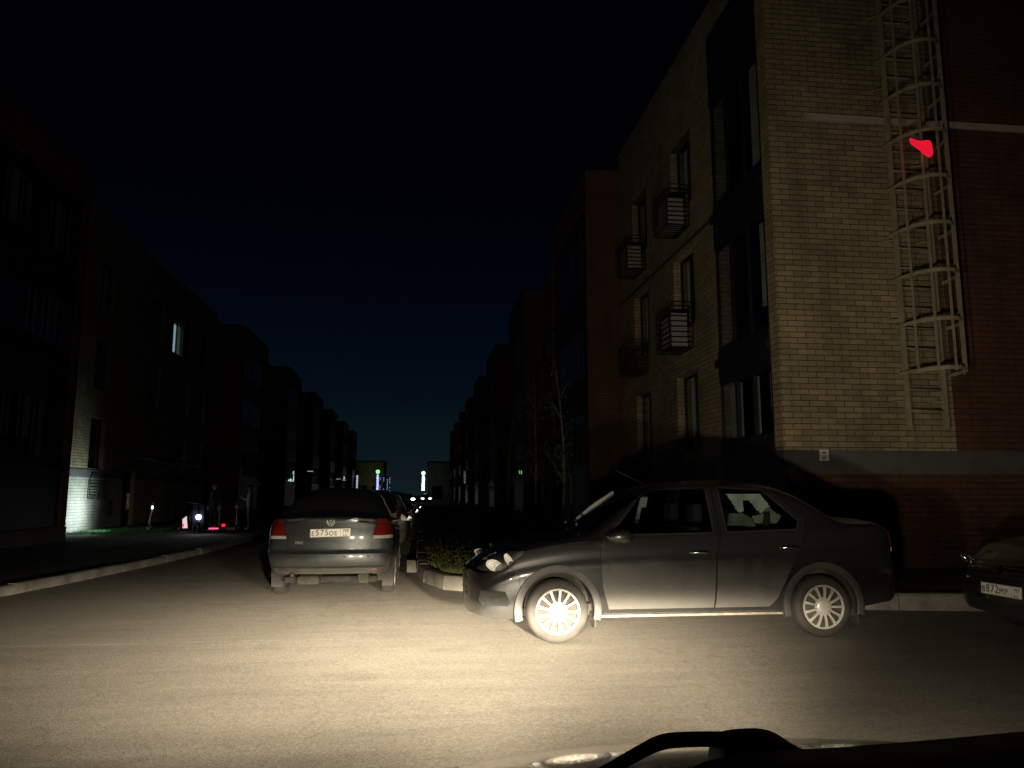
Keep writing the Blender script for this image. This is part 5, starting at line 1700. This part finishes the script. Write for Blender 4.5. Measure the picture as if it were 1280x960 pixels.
mp_ = empty('moped', (-7.32, 26.95, GZ), R(-68), 'moped facing the viewer with a lit white headlamp', 'moped')
bm = bmesh.new(); lathe(bm, [(.13, -.03), (.19, -.045), (.22, -.02), (.22, .02), (.19, .045), (.13, .03)], n=28); wv = link('wheel', bm, M['rubber'], mp_, (.55, 0, .22))
bm = bmesh.new(); lathe(bm, [(0, -.03), (.13, -.03), (.13, .03), (0, .03)], n=24); link('rim', bm, M['chrome'], wv)
bm = bmesh.new(); lathe(bm, [(.13, -.03), (.19, -.045), (.22, -.02), (.22, .02), (.19, .045), (.13, .03)], n=28); wv = link('wheel', bm, M['rubber'], mp_, (-.55, 0, .22))
bm = bmesh.new(); lathe(bm, [(0, -.03), (.13, -.03), (.13, .03), (0, .03)], n=24); link('rim', bm, M['chrome'], wv)
bm = bmesh.new(); box(bm, -.75, -.05, -.15, .15, .36, .62, .07); box(bm, -.1, .35, -.13, .13, .24, .32, .03); prism(bm, [(.32, .24), (.42, .24), (.36, .92), (.28, .9)], -.17, .17); link('body', bm, M['navy'], mp_, smooth=40)
bm = bmesh.new(); box(bm, -.72, -.02, -.13, .13, .625, .72, .04); link('seat', bm, M['black'], mp_, smooth=40)
bm = bmesh.new(); tube(bm, [(.30, -.3, 1.0), (.33, 0, .95), (.30, .3, 1.0)], .016, 8); tube(bm, [(.33, 0, .9), (.53, 0, .3)], .03, 8); link('handlebar', bm, M['chrome'], mp_)
bm = bmesh.new(); bmesh.ops.create_uvsphere(bm, u_segments=16, v_segments=10, radius=.085, matrix=Matrix.Translation((.46, 0, .52))); link('headlamp', bm, emis('moped_lamp', (.8, .9, 1), 9), mp_)
lm = bpy.data.lights.new('moped_beam', 'SPOT'); lm.energy = 14; lm.color = (.8, .9, 1); lm.spot_size = R(110); lm.spot_blend = 1; lm.shadow_soft_size = .05
mo_ = bpy.data.objects.new('moped_beam', lm); COL.objects.link(mo_); mo_.location = (.60, 0, .52); mo_.rotation_euler = (R(70), 0, R(-90)); mo_.parent = mp_

def person(loc, rz, label, h, top, legs, arms='phone'):
    """one continuous skinned body facing local -x"""
    r = empty('person', loc, rz, label, 'person')
    k = h / 1.75
    V = [(0, 0, .96), (0, 0, 1.12), (.01, 0, 1.30), (.01, 0, 1.44), (0, 0, 1.52), (-.015, 0, 1.60), (-.02, 0, 1.70)]
    rad = [.135, .13, .15, .12, .058, .08, .075]
    E = [(0, 1), (1, 2), (2, 3), (3, 4), (4, 5), (5, 6)]
    def add(p, par, ra):
        V.append(p); rad.append(ra); E.append((par, len(V) - 1)); return len(V) - 1
    for sg in (-1, 1):
        a = add((0, sg * .095, .86), 0, .095); a = add((-.01, sg * .10, .50), a, .062); a = add((.015, sg * .105, .10), a, .042)
        a = add((-.08, sg * .115, .04), a, .038); add((-.16, sg * .12, .035), a, .030)
        s1 = add((.01, sg * .19, 1.42), 3, .062)
        if arms == 'phone':
            e1 = add((.03, sg * .24, 1.14), s1, .047); w1 = add((-.22, sg * .12, 1.22), e1, .034); h1 = add((-.28, sg * .09, 1.25), w1, .030)
            fd = Vector((-.07, -sg * .01, .03))
        else:
            e1 = add((.03, sg * .25, 1.14), s1, .047); w1 = add((-.03, sg * .25, .90), e1, .034); h1 = add((-.04, sg * .25, .84), w1, .030)
            fd = Vector((-.01, 0, -.075))
        for f in range(4):
            o_ = Vector((0, 0, .022 * (f - 1.5))) if arms == 'phone' else Vector((.022 * (f - 1.5), 0, 0))
            q = Vector(V[h1]) + o_ + fd * .55; i1 = add(tuple(q), h1, .010); add(tuple(q + fd * (.6 + .1 * (f in (1, 2)))), i1, .008)
        add(tuple(Vector(V[h1]) + fd * .4 + Vector((-.02, -sg * .035, .0))), h1, .010)
    me = bpy.data.meshes.new('body'); me.from_pydata([tuple(c * k for c in v) for v in V], E, [])
    ob = bpy.data.objects.new('body', me); COL.objects.link(ob)
    md = ob.modifiers.new('skin', 'SKIN'); md.use_smooth_shade = True
    for i, d in enumerate(me.skin_vertices[0].data): d.radius = (rad[i] * k, rad[i] * k * (1.25 if i in (1, 2) else 1)); d.use_root = (i == 0)
    ms = ob.modifiers.new('sub', 'SUBSURF'); ms.levels = 1; ms.render_levels = 1
    dg = bpy.context.evaluated_depsgraph_get(); dg.update()
    m2 = bpy.data.meshes.new_from_object(ob.evaluated_get(dg))
    bpy.data.objects.remove(ob)
    for m_ in (top, legs, M['skin'], M['white']): m2.materials.append(m_)
    for p in m2.polygons:
        c = p.center / k
        p.use_smooth = True
        if c.z > 1.50: p.material_index = 2
        elif c.z < .075: p.material_index = 3
        elif arms == 'phone' and c.x < -.235 and c.z > 1.1: p.material_index = 2
        elif arms != 'phone' and abs(c.y) > .2 and c.z < .88 and c.z > .6: p.material_index = 2
        elif c.z < .93: p.material_index = 1
        else: p.material_index = 0
    o2 = bpy.data.objects.new('body', m2); COL.objects.link(o2); o2.parent = r
    bm = bmesh.new(); bmesh.ops.create_uvsphere(bm, u_segments=18, v_segments=12, radius=.108, matrix=Matrix.Translation((.0, 0, 1.675)) @ Matrix.Diagonal((1.05, .88, 1.02, 1)))
    bmesh.ops.delete(bm, geom=[v for v in bm.verts if v.co.z < 1.66 and v.co.x < -.01], context='VERTS')
    for v in bm.verts: v.co *= k
    link('hair', bm, M['hair'], r, smooth=60)
    ear_s = -1
    for sg in (-1, 1):
        bm = bmesh.new()
        bmesh.ops.create_uvsphere(bm, u_segments=8, v_segments=6, radius=.011, matrix=Matrix.Translation((-.098, sg * .03, 1.655)))
        for v in bm.verts: v.co *= k
        link('eye', bm, M['ink'], r)
    for nm in ('nose', 'mouth', 'ear', 'ear'):
        bm = bmesh.new()
        if nm == 'nose': prism(bm, [(-.09, 1.655), (-.122, 1.62), (-.092, 1.612)], -.014, .014)
        elif nm == 'mouth': box(bm, -.104, -.09, -.022, .022, 1.578, 1.588)
        else: box(bm, -.015, .02, ear_s * .088 - .008, ear_s * .088 + .008, 1.61, 1.67, .005)
        if nm == 'ear': ear_s = 1
        for v in bm.verts: v.co *= k
        link(nm, bm, M['skin'], r)
    return r
person((-6.05, 28.9, GZ), R(10), 'person standing right of the scooters in a light jacket and grey trousers, arms raised', 1.58, M['jacket'], M['trousers'])
person((-7.05, 28.0, GZ), R(60), 'person in dark navy clothes standing behind the moped', 1.66, M['navy'], M['navy'], 'down')
# shoes / bags on the ground beside the standing person
b_ = empty('bag', (-6.6, 28.6, GZ), R(20), 'small grey bag lying on the path beside the standing person', 'bag')
bm = bmesh.new(); box(bm, -.28, .28, -.12, .12, 0, .16, .05); link('pouch', bm, M['trousers'], b_, smooth=50)
bm = bmesh.new(); tube(bm, [(-.18, 0, .15), (-.1, 0, .26), (.1, 0, .26), (.18, 0, .15)], .012, 6); link('strap', bm, M['black'], b_)
